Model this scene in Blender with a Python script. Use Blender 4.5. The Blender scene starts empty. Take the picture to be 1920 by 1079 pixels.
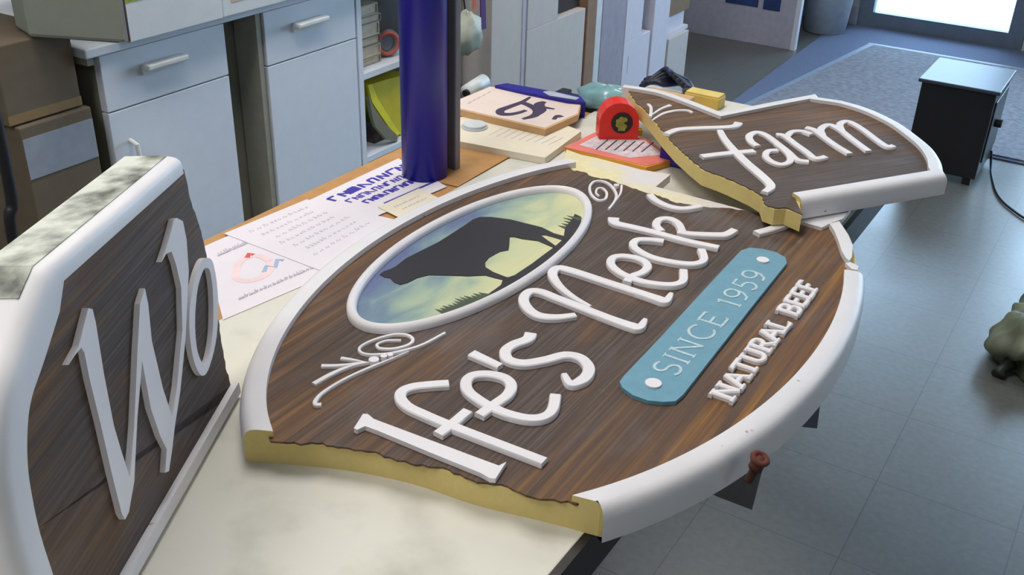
import bpy, bmesh, math, random
from mathutils import Vector, Matrix
from math import sin, cos, radians, pi, atan2
random.seed(7)
SC = bpy.context.scene
COL = SC.collection
# ------------------------------------------------------------------ camera
TZ = 0.85                      # table top height
CAMZ = TZ + 0.62
FPX = 1930.62
PITCH, ROLL, AZ = radians(28.638), radians(1.806), radians(31.396)
_h = Vector((-sin(AZ), cos(AZ), 0))
_f = _h * cos(PITCH) + Vector((0, 0, -sin(PITCH)))
_r = Vector((cos(AZ), sin(AZ), 0))
_d = -(_r.cross(_f))           # image down
CR = _r * cos(ROLL) - _d * sin(ROLL)
CD = _r * sin(ROLL) + _d * cos(ROLL)
CO = Vector((0, 0, CAMZ))
cam_data = bpy.data.cameras.new('camera')
cam = bpy.data.objects.new('camera', cam_data); COL.objects.link(cam)
cam.matrix_world = Matrix(((CR.x, -CD.x, -_f.x, CO.x), (CR.y, -CD.y, -_f.y, CO.y), (CR.z, -CD.z, -_f.z, CO.z), (0, 0, 0, 1)))
cam_data.sensor_width = 36.0
cam_data.lens = FPX / 1920 * 36.0
cam_data.clip_start = 0.02
SC.camera = cam
def ray(x, y):
    return CR * ((x - 960) / FPX) + CD * ((y - 539.5) / FPX) + _f
def onz(x, y, z=0.0):          # z measured from the table top
    d = ray(x, y); return CO + d * ((TZ + z - CO.z) / d.z)
def onx(x, y, X):
    d = ray(x, y); return CO + d * (X / d.x)
def ony(x, y, Y):
    d = ray(x, y); return CO + d * (Y / d.y)
# ------------------------------------------------------------------ light
SC.view_settings.view_transform = 'Standard'
SC.view_settings.look = 'None'
SC.view_settings.gamma = 1
SC.view_settings.use_curve_mapping = False
SC.view_settings.exposure = 0.0
W = bpy.data.worlds.new('sky'); SC.world = W; W.use_nodes = True
W.node_tree.nodes['Background'].inputs[0].default_value = (0.50, 0.74, 1.0, 1)
W.node_tree.nodes['Background'].inputs[1].default_value = 9.0
def area(name, loc, sx, sy, power, col, rot=(0, 0, 0)):
    l = bpy.data.lights.new(name, 'AREA'); l.shape = 'RECTANGLE'; l.size = sx; l.size_y = sy
    l.energy = power; l.color = col
    o = bpy.data.objects.new(name, l); COL.objects.link(o); o.location = loc; o.rotation_euler = rot
    return o
# daylight through the glazed front, and the ceiling troffers
area('window_daylight', (0.75, 6.32, 1.45), 2.1, 1.7, 20, (0.62, 0.80, 1.0), (radians(-90), 0, 0))
TROFFERS = [(-1.1, 1.3), (-1.1, -0.6), (-1.1, 3.6), (1.6, 3.4), (1.4, -1.2)]
for i, (x, y) in enumerate(TROFFERS):
    area('troffer_light', (x, y, 2.70), 0.55, 1.15, (20, 18, 10, 3, 5)[i], (1.0, 0.955, 0.90))
# ------------------------------------------------------------------ materials
MATS = {}
def mat(name, col, rough=0.6, metal=0.0, var=0.08, scale=30, bump=0.0, spec=0.5, trans=0.0, alpha=1.0, coat=0.0, var2=None, sc2=6.0):
    if name in MATS: return MATS[name]
    m = bpy.data.materials.new(name); m.use_nodes = True; n = m.node_tree.nodes; L = m.node_tree.links
    b = n['Principled BSDF']; b.inputs['Roughness'].default_value = rough; b.inputs['Metallic'].default_value = metal
    b.inputs['Specular IOR Level'].default_value = spec; b.inputs['Coat Weight'].default_value = coat
    b.inputs['Transmission Weight'].default_value = trans; b.inputs['Alpha'].default_value = alpha
    tc = n.new('ShaderNodeTexCoord'); nz = n.new('ShaderNodeTexNoise'); nz.inputs['Scale'].default_value = scale
    nz.inputs['Detail'].default_value = 5
    L.new(tc.outputs['Object'], nz.inputs['Vector'])
    r = n.new('ShaderNodeValToRGB'); r.color_ramp.elements[0].position = 0.3; r.color_ramp.elements[1].position = 0.7
    c = Vector(col)
    r.color_ramp.elements[0].color = (*(c * (1 - var)), 1); r.color_ramp.elements[1].color = (*[min(1, v) for v in c * (1 + var)], 1)
    L.new(nz.outputs['Fac'], r.inputs[0]); out = r.outputs[0]
    if var2:
        n2 = n.new('ShaderNodeTexNoise'); n2.inputs['Scale'].default_value = sc2; n2.inputs['Detail'].default_value = 6
        L.new(tc.outputs['Object'], n2.inputs['Vector'])
        r2 = n.new('ShaderNodeValToRGB'); r2.color_ramp.elements[0].position = var2[1]; r2.color_ramp.elements[1].position = var2[2]
        L.new(n2.outputs['Fac'], r2.inputs[0])
        mx = n.new('ShaderNodeMix'); mx.data_type = 'RGBA'
        L.new(r2.outputs[0], mx.inputs[0]); L.new(out, mx.inputs[6]); mx.inputs[7].default_value = (*var2[0], 1); out = mx.outputs[2]
    L.new(out, b.inputs['Base Color'])
    if bump:
        bp = n.new('ShaderNodeBump'); bp.inputs['Strength'].default_value = bump; bp.inputs['Distance'].default_value = 0.002
        L.new(nz.outputs['Fac'], bp.inputs['Height']); L.new(bp.outputs[0], b.inputs['Normal'])
    MATS[name] = m
    return m
def srgb(r, g, b):
    f = lambda v: (v / 255 / 12.92) if v <= 10 else ((v / 255 + 0.055) / 1.055) ** 2.4
    return (f(r), f(g), f(b))
def wood_face():
    m = bpy.data.materials.new('stained_sandblasted_grain'); m.use_nodes = True; n = m.node_tree.nodes; L = m.node_tree.links
    b = n['Principled BSDF']; b.inputs['Roughness'].default_value = 0.62
    b.inputs['Specular IOR Level'].default_value = 0.35
    tc = n.new('ShaderNodeTexCoord')
    def noise(sx, sy, det=4, rough=0.55):
        mp = n.new('ShaderNodeMapping'); mp.inputs['Scale'].default_value = (sx, sy, 1.0)
        nz = n.new('ShaderNodeTexNoise'); nz.inputs['Scale'].default_value = 1; nz.inputs['Detail'].default_value = det
        nz.inputs['Roughness'].default_value = rough
        L.new(tc.outputs['Object'], mp.inputs[0]); L.new(mp.outputs[0], nz.inputs['Vector']); return nz.outputs['Fac']
    def ramp(src, stops):
        r = n.new('ShaderNodeValToRGB')
        while len(r.color_ramp.elements) < len(stops): r.color_ramp.elements.new(0.5)
        for e, (p, c) in zip(r.color_ramp.elements, stops): e.position = p; e.color = (*c, 1)
        L.new(src, r.inputs[0]); return r.outputs[0]
    def mix(fac, a, c, mode='MIX'):
        x = n.new('ShaderNodeMix'); x.data_type = 'RGBA'; x.blend_type = mode
        if isinstance(fac, float): x.inputs[0].default_value = fac
        else: L.new(fac, x.inputs[0])
        L.new(a, x.inputs[6])
        if isinstance(c, tuple): x.inputs[7].default_value = (*c, 1)
        else: L.new(c, x.inputs[7])
        return x.outputs[2]
    fine = noise(6, 330, 3); mid = noise(3, 110, 4); cloud = noise(5, 9, 5, 0.6); patch = noise(3.2, 8, 4, 0.6); dust = noise(14, 20, 5, 0.7)
    base = ramp(fine, [(0.26, srgb(54, 44, 40)), (0.5, srgb(74, 62, 57)), (0.74, srgb(100, 89, 86))])
    warm = ramp(mid, [(0.30, srgb(70, 46, 28)), (0.5, srgb(112, 74, 34)), (0.72, srgb(160, 110, 42))])
    cool = ramp(cloud, [(0.52, (0, 0, 0)), (0.70, (1, 1, 1))])
    wf = ramp(patch, [(0.50, (0, 0, 0)), (0.64, (1, 1, 1))])
    # broad weathered warm zones towards the lower and outer edges of the panel
    sep = n.new('ShaderNodeSeparateXYZ'); L.new(tc.outputs['Object'], sep.inputs[0])
    g = n.new('ShaderNodeMapRange'); L.new(sep.outputs['Y'], g.inputs[0])
    g.inputs[1].default_value = -0.10; g.inputs[2].default_value = -0.26; g.inputs[3].default_value = 0.08; g.inputs[4].default_value = 1.5
    ad = n.new('ShaderNodeMath'); ad.operation = 'MULTIPLY'; L.new(wf, ad.inputs[0]); ad.inputs[1].default_value = 0.45
    ad2 = n.new('ShaderNodeMath'); ad2.operation = 'MAXIMUM'; L.new(ad.outputs[0], ad2.inputs[0])
    ml = n.new('ShaderNodeMath'); ml.operation = 'MULTIPLY'; L.new(g.outputs[0], ml.inputs[0]); L.new(mid, ml.inputs[1]); L.new(ml.outputs[0], ad2.inputs[1])
    c1 = mix(ad2.outputs[0], base, warm)
    q1 = n.new('ShaderNodeVectorMath'); q1.operation = 'MULTIPLY'; L.new(tc.outputs['Object'], q1.inputs[0]); q1.inputs[1].default_value = (1 / .464, 1 / .278, 0)
    q2 = n.new('ShaderNodeVectorMath'); q2.operation = 'LENGTH'; L.new(q1.outputs[0], q2.inputs[0])
    q3 = n.new('ShaderNodeMapRange'); L.new(q2.outputs['Value'], q3.inputs[0]); q3.inputs[1].default_value = .78; q3.inputs[2].default_value = 1.0; q3.inputs[3].default_value = 0; q3.inputs[4].default_value = 1.0
    q4 = n.new('ShaderNodeMath'); q4.operation = 'MULTIPLY'; L.new(q3.outputs[0], q4.inputs[0]); L.new(mid, q4.inputs[1])
    q5 = n.new('ShaderNodeMath'); q5.operation = 'MULTIPLY'; L.new(q4.outputs[0], q5.inputs[0]); L.new(cloud, q5.inputs[1])
    q6 = n.new('ShaderNodeMath'); q6.operation = 'MULTIPLY'; L.new(q5.outputs[0], q6.inputs[0]); q6.inputs[1].default_value = 1.8
    c1 = mix(q6.outputs[0], c1, warm)
    cm = n.new('ShaderNodeMath'); cm.operation = 'MULTIPLY'; L.new(cool, cm.inputs[0]); cm.inputs[1].default_value = 0.35
    c2 = mix(cm.outputs[0], c1, srgb(112, 110, 118))
    df = ramp(dust, [(0.66, (0, 0, 0)), (0.80, (1, 1, 1))])
    dm = n.new('ShaderNodeMath'); dm.operation = 'MULTIPLY'; L.new(df, dm.inputs[0]); dm.inputs[1].default_value = 0.4
    c3 = mix(dm.outputs[0], c2, srgb(150, 150, 155))
    L.new(c3, b.inputs['Base Color'])
    bp = n.new('ShaderNodeBump'); bp.inputs['Strength'].default_value = 0.5; bp.inputs['Distance'].default_value = 0.0015
    L.new(fine, bp.inputs['Height']); L.new(bp.outputs[0], b.inputs['Normal'])
    return m
def painting_mat():
    m = bpy.data.materials.new('painted_cloudy_landscape'); m.use_nodes = True; n = m.node_tree.nodes; L = m.node_tree.links
    b = n['Principled BSDF']; b.inputs['Roughness'].default_value = 0.55
    tc = n.new('ShaderNodeTexCoord'); sep = n.new('ShaderNodeSeparateXYZ'); L.new(tc.outputs['Object'], sep.inputs[0])
    mp = n.new('ShaderNodeMapping'); mp.inputs['Scale'].default_value = (9, 26, 1); L.new(tc.outputs['Object'], mp.inputs[0])
    nz = n.new('ShaderNodeTexNoise'); nz.inputs['Scale'].default_value = 1; nz.inputs['Detail'].default_value = 5; nz.inputs['Distortion'].default_value = 0.8
    L.new(mp.outputs[0], nz.inputs['Vector'])
    # v = y - 0.154 + small x term
    a = n.new('ShaderNodeMath'); a.operation = 'MULTIPLY_ADD'; L.new(sep.outputs['X'], a.inputs[0]); a.inputs[1].default_value = -0.16; L.new(sep.outputs['Y'], a.inputs[2])
    c = n.new('ShaderNodeMath'); c.operation = 'MULTIPLY_ADD'; L.new(nz.outputs['Fac'], c.inputs[0]); c.inputs[1].default_value = 0.16; L.new(a.outputs[0], c.inputs[2])
    mr = n.new('ShaderNodeMapRange'); L.new(c.outputs[0], mr.inputs[0]); mr.inputs[1].default_value = 0.13; mr.inputs[2].default_value = 0.36
    r = n.new('ShaderNodeValToRGB')
    st = [(0.0, srgb(212, 206, 160)), (0.30, srgb(192, 196, 154)), (0.50, srgb(150, 170, 152)), (0.66, srgb(108, 132, 148)), (0.85, srgb(88, 100, 140))]
    while len(r.color_ramp.elements) < len(st): r.color_ramp.elements.new(0.5)
    for e, (p, cc) in zip(r.color_ramp.elements, st): e.position = p; e.color = (*cc, 1)
    L.new(mr.outputs[0], r.inputs[0]); L.new(r.outputs[0], b.inputs['Base Color'])
    return m
FLX, FLY = .245 + 0.294 * 20, -2.003 + 0.294 * 20
def floor_mat():
    m = bpy.data.materials.new('vinyl_floor_tiles'); m.use_nodes = True; n = m.node_tree.nodes; L = m.node_tree.links
    b = n['Principled BSDF']; b.inputs['Roughness'].default_value = 0.30; b.inputs['Specular IOR Level'].default_value = 0.5
    tc = n.new('ShaderNodeTexCoord')
    br = n.new('ShaderNodeTexBrick'); br.offset = 0; br.inputs['Scale'].default_value = 1
    br.inputs['Brick Width'].default_value = 0.294; br.inputs['Row Height'].default_value = 0.294
    br.inputs['Mortar Size'].default_value = 0.0016; br.inputs['Mortar Smooth'].default_value = 0.3
    br.inputs['Color1'].default_value = (*srgb(104, 105, 102), 1); br.inputs['Color2'].default_value = (*srgb(100, 101, 99), 1); br.inputs['Mortar'].default_value = (*srgb(80, 81, 81), 1)
    mpf = n.new('ShaderNodeMapping'); mpf.inputs['Location'].default_value = (FLX, FLY, 0); L.new(tc.outputs['Object'], mpf.inputs[0]); L.new(mpf.outputs[0], br.inputs['Vector'])
    nz = n.new('ShaderNodeTexNoise'); nz.inputs['Scale'].default_value = 60; nz.inputs['Detail'].default_value = 6; L.new(tc.outputs['Object'], nz.inputs['Vector'])
    mx = n.new('ShaderNodeMix'); mx.data_type = 'RGBA'; mx.blend_type = 'OVERLAY'; mx.inputs[0].default_value = 0.3
    L.new(br.outputs['Color'], mx.inputs[6]); L.new(nz.outputs['Fac'], mx.inputs[7]); L.new(mx.outputs[2], b.inputs['Base Color'])
    n3 = n.new('ShaderNodeTexNoise'); n3.inputs['Scale'].default_value = 2.5; L.new(tc.outputs['Object'], n3.inputs['Vector'])
    rr = n.new('ShaderNodeMapRange'); L.new(n3.outputs['Fac'], rr.inputs[0]); rr.inputs[3].default_value = 0.24; rr.inputs[4].default_value = 0.42
    L.new(rr.outputs[0], b.inputs['Roughness'])
    return m
M_FACE = wood_face(); M_PAINTING = painting_mat(); M_FLOOR = floor_mat()
M_WHITE = mat('white_sign_paint', srgb(226, 222, 226), 0.42, var=0.03, scale=18, bump=0.15)
M_WSIGN = mat('weathered_white_paint', srgb(222, 220, 224), 0.45, var=0.04, scale=14, bump=0.2, var2=(srgb(120, 70, 50), 0.72, 0.76), sc2=38)
M_MOULD = mat('mildewed_white_paint', srgb(212, 216, 206), 0.7, var=0.06, scale=30, var2=(srgb(64, 68, 60), 0.44, 0.66), sc2=22)
M_FOAM = mat('yellow_foam_core', srgb(214, 194, 126), 0.9, var=0.03, scale=160, bump=0.2)
M_BLUEPL = mat('blue_plaque_paint', srgb(98, 150, 172), 0.55, var=0.05, scale=60)
M_PLTXT = mat('pale_plaque_lettering', srgb(178, 200, 208), 0.6, var=0.12, scale=160)
M_BULL = mat('black_silhouette_paint', srgb(30, 28, 36), 0.5, var=0.1)
M_TREE = mat('dark_green_tree_paint', srgb(66, 78, 62), 0.6, var=0.2)
M_TBWHITE = mat('white_table_laminate', srgb(214, 212, 202), 0.5, var=0.03, scale=6, var2=(srgb(190, 188, 176), 0.5, 0.75), sc2=14)
M_BLACK = mat('black_edge_band', srgb(30, 28, 30), 0.5)
M_PLY = mat('orange_brown_particle_board', srgb(186, 138, 84), 0.6, var=0.10, scale=50)
M_CAB = mat('white_cabinet_melamine', srgb(214, 220, 230), 0.45, var=0.02)
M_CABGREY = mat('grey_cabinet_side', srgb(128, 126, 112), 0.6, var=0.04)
M_HANDLE = mat('white_plastic_handle', srgb(214, 216, 214), 0.35)
M_WALL = mat('painted_wall', srgb(190, 192, 190), 0.8, var=0.02)
M_CEIL = mat('ceiling_tile', srgb(215, 215, 210), 0.9, var=0.04, scale=90)
M_FRAME = mat('grey_aluminium_frame', srgb(112, 124, 140), 0.45, metal=0.3)
M_CARPET = mat('blue_grey_carpet', srgb(100, 112, 140), 0.95, var=0.15, scale=140, bump=0.5)
M_MAT = mat('grey_entrance_mat', srgb(130, 132, 142), 0.95, var=0.22, scale=40, bump=0.5)
M_CARTON = mat('brown_cardboard', srgb(128, 104, 80), 0.85, var=0.06)
M_CARTOND = mat('dull_brown_cardboard', srgb(104, 92, 76), 0.85, var=0.06)
M_WCARTON = mat('white_corrugated_carton', srgb(208, 212, 216), 0.75, var=0.03)
M_TAPE = mat('shiny_clear_packing_tape', srgb(150, 156, 168), 0.2, var=0.08)
M_NAVY = mat('deep_blue_vinyl', srgb(28, 22, 140), 0.38, var=0.04)
M_ROLLEND = mat('pale_roll_core', srgb(150, 130, 105), 0.8)
M_POST = mat('dark_grey_steel_post', srgb(112, 108, 112), 0.45, metal=0.2)
M_PAPER = mat('white_office_paper', srgb(224, 218, 226), 0.8, var=0.015)
M_CREAM = mat('cream_paper', srgb(226, 216, 196), 0.8, var=0.02)
M_INKB = mat('blue_ink', srgb(56, 50, 160), 0.7)
M_INKG = mat('pale_pencil_ink', srgb(192, 188, 200), 0.8)
M_INKD = mat('dark_purple_ink', srgb(62, 48, 78), 0.7)
M_PINK = mat('pink_crayon', srgb(234, 208, 212), 0.8)
M_REDINK = mat('red_ink', srgb(206, 96, 84), 0.8)
M_SKYINK = mat('pale_blue_crayon', srgb(160, 178, 208), 0.8)
M_RED = mat('red_tape_measure_plastic', srgb(224, 42, 30), 0.35)
M_DARK = mat('matte_black_plastic', srgb(26, 25, 30), 0.5, var=0.15)
M_YEL = mat('yellow_plastic', srgb(196, 180, 30), 0.45, var=0.08)
M_RUST = mat('rusty_brown_iron', srgb(70, 44, 34), 0.8, var=0.3, scale=80, metal=0.2, bump=0.6)
M_HEAT = mat('black_textured_cabinet', srgb(24, 24, 30), 0.45, var=0.1)
M_HEATTOP = mat('black_top_sky_sheen', srgb(56, 66, 84), 0.38, var=0.05)  # blue grey base stands in for sky reflected on the black top
M_BAG = mat('grey_green_plastic_bag', srgb(112, 120, 98), 0.5, var=0.35, scale=14, bump=0.6, var2=(srgb(66, 74, 60), .5, .72), sc2=9)
M_BIN = mat('white_plastic_bin', srgb(206, 212, 214), 0.4)
M_PANEL = mat('pale_grey_laminate', srgb(172, 172, 188), 0.6)
M_BOARDK = mat('tan_board_edge', srgb(206, 166, 120), 0.8)
M_ORANGE = mat('orange_paper', srgb(226, 160, 60), 0.7)
M_TEAL = mat('teal_plastic_film', srgb(130, 172, 178), 0.18, var=0.2, scale=30)
M_SILV = mat('glossy_film_and_glint', srgb(190, 196, 210), 0.12, var=0.1)
M_PURP = mat('purple_strap', srgb(76, 36, 104), 0.7)
M_BOOK = mat('book_pages', srgb(196, 186, 168), 0.85, var=0.1, scale=80)
M_GREEN = mat('lime_green_print', srgb(150, 160, 50), 0.7, var=0.4, scale=50)
def glass_mat():
    m = bpy.data.materials.new('clear_door_glass'); m.use_nodes = True; n = m.node_tree.nodes; L = m.node_tree.links
    for x in list(n):
        if x.type != 'OUTPUT_MATERIAL': n.remove(x)
    out = [x for x in n if x.type == 'OUTPUT_MATERIAL'][0]
    t = n.new('ShaderNodeBsdfTransparent'); t.inputs[0].default_value = (0.95, 0.97, 0.98, 1)
    g = n.new('ShaderNodeBsdfGlossy'); g.inputs['Roughness'].default_value = 0.02
    lw = n.new('ShaderNodeFresnel'); lw.inputs[0].default_value = 1.2
    mx = n.new('ShaderNodeMixShader'); L.new(lw.outputs[0], mx.inputs[0]); L.new(t.outputs[0], mx.inputs[1]); L.new(g.outputs[0], mx.inputs[2]); L.new(mx.outputs[0], out.inputs[0])
    return m
M_GLASS = glass_mat()
def lamp_mat():
    m = bpy.data.materials.new('lit_troffer_lens'); m.use_nodes = True; b = m.node_tree.nodes['Principled BSDF']
    b.inputs['Emission Color'].default_value = (1, 0.96, 0.9, 1); b.inputs['Emission Strength'].default_value = 4; return m
M_LAMP = lamp_mat()
# ------------------------------------------------------------------ object helpers
def tag(o, label=None, cat=None, group=None, kind=None):
    if label: o['label'] = label
    if cat: o['category'] = cat
    if group: o['group'] = group
    if kind: o['kind'] = kind
    return o
def thing(name, label, cat, loc=(0, 0, 0), group=None, M=None):
    o = bpy.data.objects.new(name, None); COL.objects.link(o); o.empty_display_size = 0.05
    if M is not None: o.matrix_world = M
    else: o.location = loc
    o['_m'] = 1; del o['_m']
    MW[o.name] = M.copy() if M is not None else Matrix.Translation(Vector(loc))
    return tag(o, label, cat, group)
MW = {}
def mesh(name, verts, faces, m, parent=None, smooth=False, local=False, origin=None, fm=None):
    """verts in world space (or in the parent's local space when local=True)"""
    if parent is not None:
        PM = MW[parent.name]
        base = PM
    else:
        base = Matrix.Translation(origin if origin is not None else (sum((Vector(v) for v in verts), Vector()) / len(verts)))
    if not local:
        inv = base.inverted(); verts = [inv @ Vector(v) for v in verts]
    me = bpy.data.meshes.new(name); me.from_pydata([tuple(v) for v in verts], [], faces)
    ms = m if isinstance(m, (list, tuple)) else [m]
    for x in ms: me.materials.append(x)
    if fm:
        for p_, i in zip(me.polygons, fm): p_.material_index = i
    bm = bmesh.new(); bm.from_mesh(me); bmesh.ops.recalc_face_normals(bm, faces=bm.faces); bm.to_mesh(me); bm.free()
    if smooth:
        for p_ in me.polygons: p_.use_smooth = True
        if smooth == 2: me.set_sharp_from_angle(angle=radians(38))
    o = bpy.data.objects.new(name, me); COL.objects.link(o)
    if parent is not None:
        o.parent = parent; MW[o.name] = base.copy()
    else:
        o.matrix_world = base; MW[o.name] = base.copy()
    return o
class G:
    """collects shapes for one mesh"""
    def __init__(s): s.v = []; s.f = []; s.m = []
    def add(s, v, f, mi=0):
        k = len(s.v); s.v += [Vector(x) for x in v]; s.f += [tuple(i + k for i in q) for q in f]; s.m += [mi] * len(f); return s
    def box(s, lo, hi, mi=0, bev=0.0):
        x0, y0, z0 = lo; x1, y1, z1 = hi
        if bev <= 0:
            v = [(x, y, z) for z in (z0, z1) for x, y in ((x0, y0), (x1, y0), (x1, y1), (x0, y1))]
            return s.add(v, [(3, 2, 1, 0), (4, 5, 6, 7), (0, 1, 5, 4), (1, 2, 6, 5), (2, 3, 7, 6), (3, 0, 4, 7)], mi)
        bm = bmesh.new(); bmesh.ops.create_cube(bm, size=1.0)
        for w in bm.verts: w.co = Vector(((x0 + x1) / 2 + w.co.x * (x1 - x0), (y0 + y1) / 2 + w.co.y * (y1 - y0), (z0 + z1) / 2 + w.co.z * (z1 - z0)))
        bmesh.ops.bevel(bm, geom=bm.edges[:], offset=bev, segments=2, affect='EDGES', profile=0.5)
        bm.verts.index_update(); v = [w.co.copy() for w in bm.verts]; f = [[w.index for w in q.verts] for q in bm.faces]; bm.free()
        return s.add(v, f, mi)
    def tube(s, pts, r, seg=10, mi=0, closed=False):
        pts = [Vector(p) for p in pts]; n = len(pts); rr = r if isinstance(r, (list, tuple)) else [r] * n
        v = []; up = None
        for i, p in enumerate(pts):
            a = pts[max(i - 1, 0)]; b = pts[min(i + 1, n - 1)]; t = (b - a).normalized()
            if up is None:
                up = t.orthogonal().normalized()
            up = (up - t * up.dot(t)).normalized(); w = t.cross(up)
            for k in range(seg):
                q = 2 * pi * k / seg; v.append(p + (up * cos(q) + w * sin(q)) * rr[i])
        f = [(i * seg + k, i * seg + (k + 1) % seg, (i + 1) * seg + (k + 1) % seg, (i + 1) * seg + k) for i in range(n - 1) for k in range(seg)]
        f += [tuple(range(seg))[::-1], tuple(range((n - 1) * seg, n * seg))]
        return s.add(v, f, mi)
    def prism(s, poly, z0, z1, mi=0, side=None, bev=0.0):
        """poly: list of (x, y); extruded from z0 to z1, triangulated caps"""
        bm = bmesh.new(); vs = [bm.verts.new((p[0], p[1], z1)) for p in poly]
        f = bm.faces.new(vs); f.normal_update()
        r = bmesh.ops.extrude_face_region(bm, geom=[f])
        ev = [e for e in r['geom'] if isinstance(e, bmesh.types.BMVert)]
        for w in ev: w.co.z = z0
        caps = [q for q in bm.faces if len(q.verts) > 4]
        bm.faces.index_update()
        bmesh.ops.triangulate(bm, faces=caps, ngon_method='EAR_CLIP')
        bm.verts.index_update(); k = len(s.v)
        s.v += [w.co.copy() for w in bm.verts]
        for q in bm.faces:
            zs = [w.co.z for w in q.verts]; flat = max(zs) - min(zs) < 1e-7
            s.f.append(tuple(w.index + k for w in q.verts)); s.m.append(mi if flat or side is None else side)
        bm.free(); return s
    def quad3(s, a, b, c, d, th, mi=0):
        """thin slab from four top corners, thickness th down"""
        t = [Vector(x) for x in (a, b, c, d)]; lo = [x - Vector((0, 0, th)) for x in t]
        return s.add(t + lo, [(0, 1, 2, 3), (7, 6, 5, 4), (0, 4, 5, 1), (1, 5, 6, 2), (2, 6, 7, 3), (3, 7, 4, 0)], mi)
    def build(s, name, m, parent=None, smooth=False, local=False, origin=None):
        return mesh(name, s.v, s.f, m, parent, smooth, local, origin, s.m)
def catmull(P, n=6, closed=False):
    P = [Vector(p) for p in P]
    if len(P) < 3: return P
    out = []; N = len(P); rng = N if closed else N - 1
    for i in range(rng):
        if closed: a, b, c, d = P[(i - 1) % N], P[i], P[(i + 1) % N], P[(i + 2) % N]
        else: a, b, c, d = P[max(i - 1, 0)], P[i], P[i + 1], P[min(i + 2, N - 1)]
        for k in range(n):
            t = k / n
            out.append(0.5 * ((2 * b) + (c - a) * t + (2 * a - 5 * b + 4 * c - d) * t * t + (3 * b - a - 3 * c + d) * t ** 3))
    if not closed: out.append(P[-1])
    return out
def ribbon(g, P, w, z0, z1, mi=0, bev=0.3, caps=True, closed=False):
    """flat raised stroke along the 2D path P (local plane), half-width from w (number or list)"""
    P = [Vector((p[0], p[1])) for p in P]; n = len(P)
    if isinstance(w, (list, tuple)):
        ww = [w[0]] * n if len(w) == 1 else [w[min(int(i / (n - 1) * (len(w) - 1)), len(w) - 2)] * (1 - (i / (n - 1) * (len(w) - 1)) % 1 if i < n - 1 else 0) + w[min(int(i / (n - 1) * (len(w) - 1)), len(w) - 2) + 1] * ((i / (n - 1) * (len(w) - 1)) % 1 if i < n - 1 else 1) for i in range(n)]
    else: ww = [w] * n
    v = []
    for i, p in enumerate(P):
        if closed: a, b = P[(i - 1) % n], P[(i + 1) % n]
        else: a, b = P[max(i - 1, 0)], P[min(i + 1, n - 1)]
        t = (b - a)
        t = t.normalized() if t.length > 1e-9 else Vector((1, 0)); nn = Vector((-t.y, t.x)); h = ww[i] / 2
        zb = z1 - (z1 - z0) * bev; hi = h - (z1 - z0) * bev * 0.9; hi = max(hi, h * 0.4)
        dz = .00025 * i / n if not closed else 0
        for q, z in ((h, z0), (h, zb), (hi, z1 + dz), (-hi, z1 + dz), (-h, zb), (-h, z0)):
            v.append((p.x + nn.x * q, p.y + nn.y * q, z))
    f = []; rg = n if closed else n - 1
    for i in range(rg):
        j = (i + 1) % n
        for k in range(6):
            f.append((i * 6 + k, j * 6 + k, j * 6 + (k + 1) % 6, i * 6 + (k + 1) % 6))
    if not closed: f += [(0, 1, 2, 3, 4, 5), tuple((n - 1) * 6 + k for k in (5, 4, 3, 2, 1, 0))]
    g.add(v, f, mi)
def offset(P, d, closed=False):
    P = [Vector((p[0], p[1])) for p in P]; n = len(P); o = []
    for i, p in enumerate(P):
        if closed: a, b = P[(i - 1) % n], P[(i + 1) % n]
        else: a, b = P[max(i - 1, 0)], P[min(i + 1, n - 1)]
        t1 = (p - a).normalized() if (p - a).length > 1e-9 else (b - p).normalized()
        t2 = (b - p).normalized() if (b - p).length > 1e-9 else t1
        t = (t1 + t2).normalized(); nn = Vector((-t.y, t.x)); c = max(0.35, nn.dot(Vector((-t1.y, t1.x))))
        o.append(p + nn * (d / c))
    return o
def rim(g, P, w, prof, mi=0, endmi=1, closed=False, cut0=None, cut1=None):
    """sweep a moulding: P outer path; prof list of (inward fraction, z); inward = left of travel"""
    rows = [offset(P, w * q, closed) for q, z in prof]; n = len(P); k = len(prof); v = []
    for cut, i0, i1 in ((cut0, 0, 1), (cut1, n - 1, n - 2)):
        if cut:
            c, d = cut; u = d - c; nn = Vector((-u.y, u.x)).normalized()
            for r in rows:
                t = (r[i1] - r[i0]); den = t.dot(nn)
                if abs(den) > 1e-9: r[i0] = r[i0] + t * ((c - r[i0]).dot(nn) / den)
    for i in range(n):
        for j, (q, z) in enumerate(prof): v.append((rows[j][i].x, rows[j][i].y, z))
    f = []
    for i in range(n if closed else n - 1):
        i2 = (i + 1) % n
        for j in range(k): f.append((i * k + j, i2 * k + j, i2 * k + (j + 1) % k, i * k + (j + 1) % k))
    g.add(v, f, mi)
    if not closed:
        g.add([v[j] for j in range(k)], [tuple(range(k))], endmi); g.add([v[(n - 1) * k + j] for j in range(k)], [tuple(range(k))[::-1]], endmi)
def jag(P, step=0.006, amp=0.0022, seed=1):
    rnd = random.Random(seed); out = []
    for a, b in zip(P[:-1], P[1:]):
        a = Vector((a[0], a[1])); b = Vector((b[0], b[1])); L = (b - a).length; n = max(1, int(L / step)); t = (b - a) / L if L else Vector((1, 0)); nn = Vector((-t.y, t.x))
        for k in range(n):
            q = a + (b - a) * (k / n)
            out.append(q + nn * rnd.uniform(-amp, amp) if k or out else q)
    out.append(Vector((P[-1][0], P[-1][1]))); return out
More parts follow.
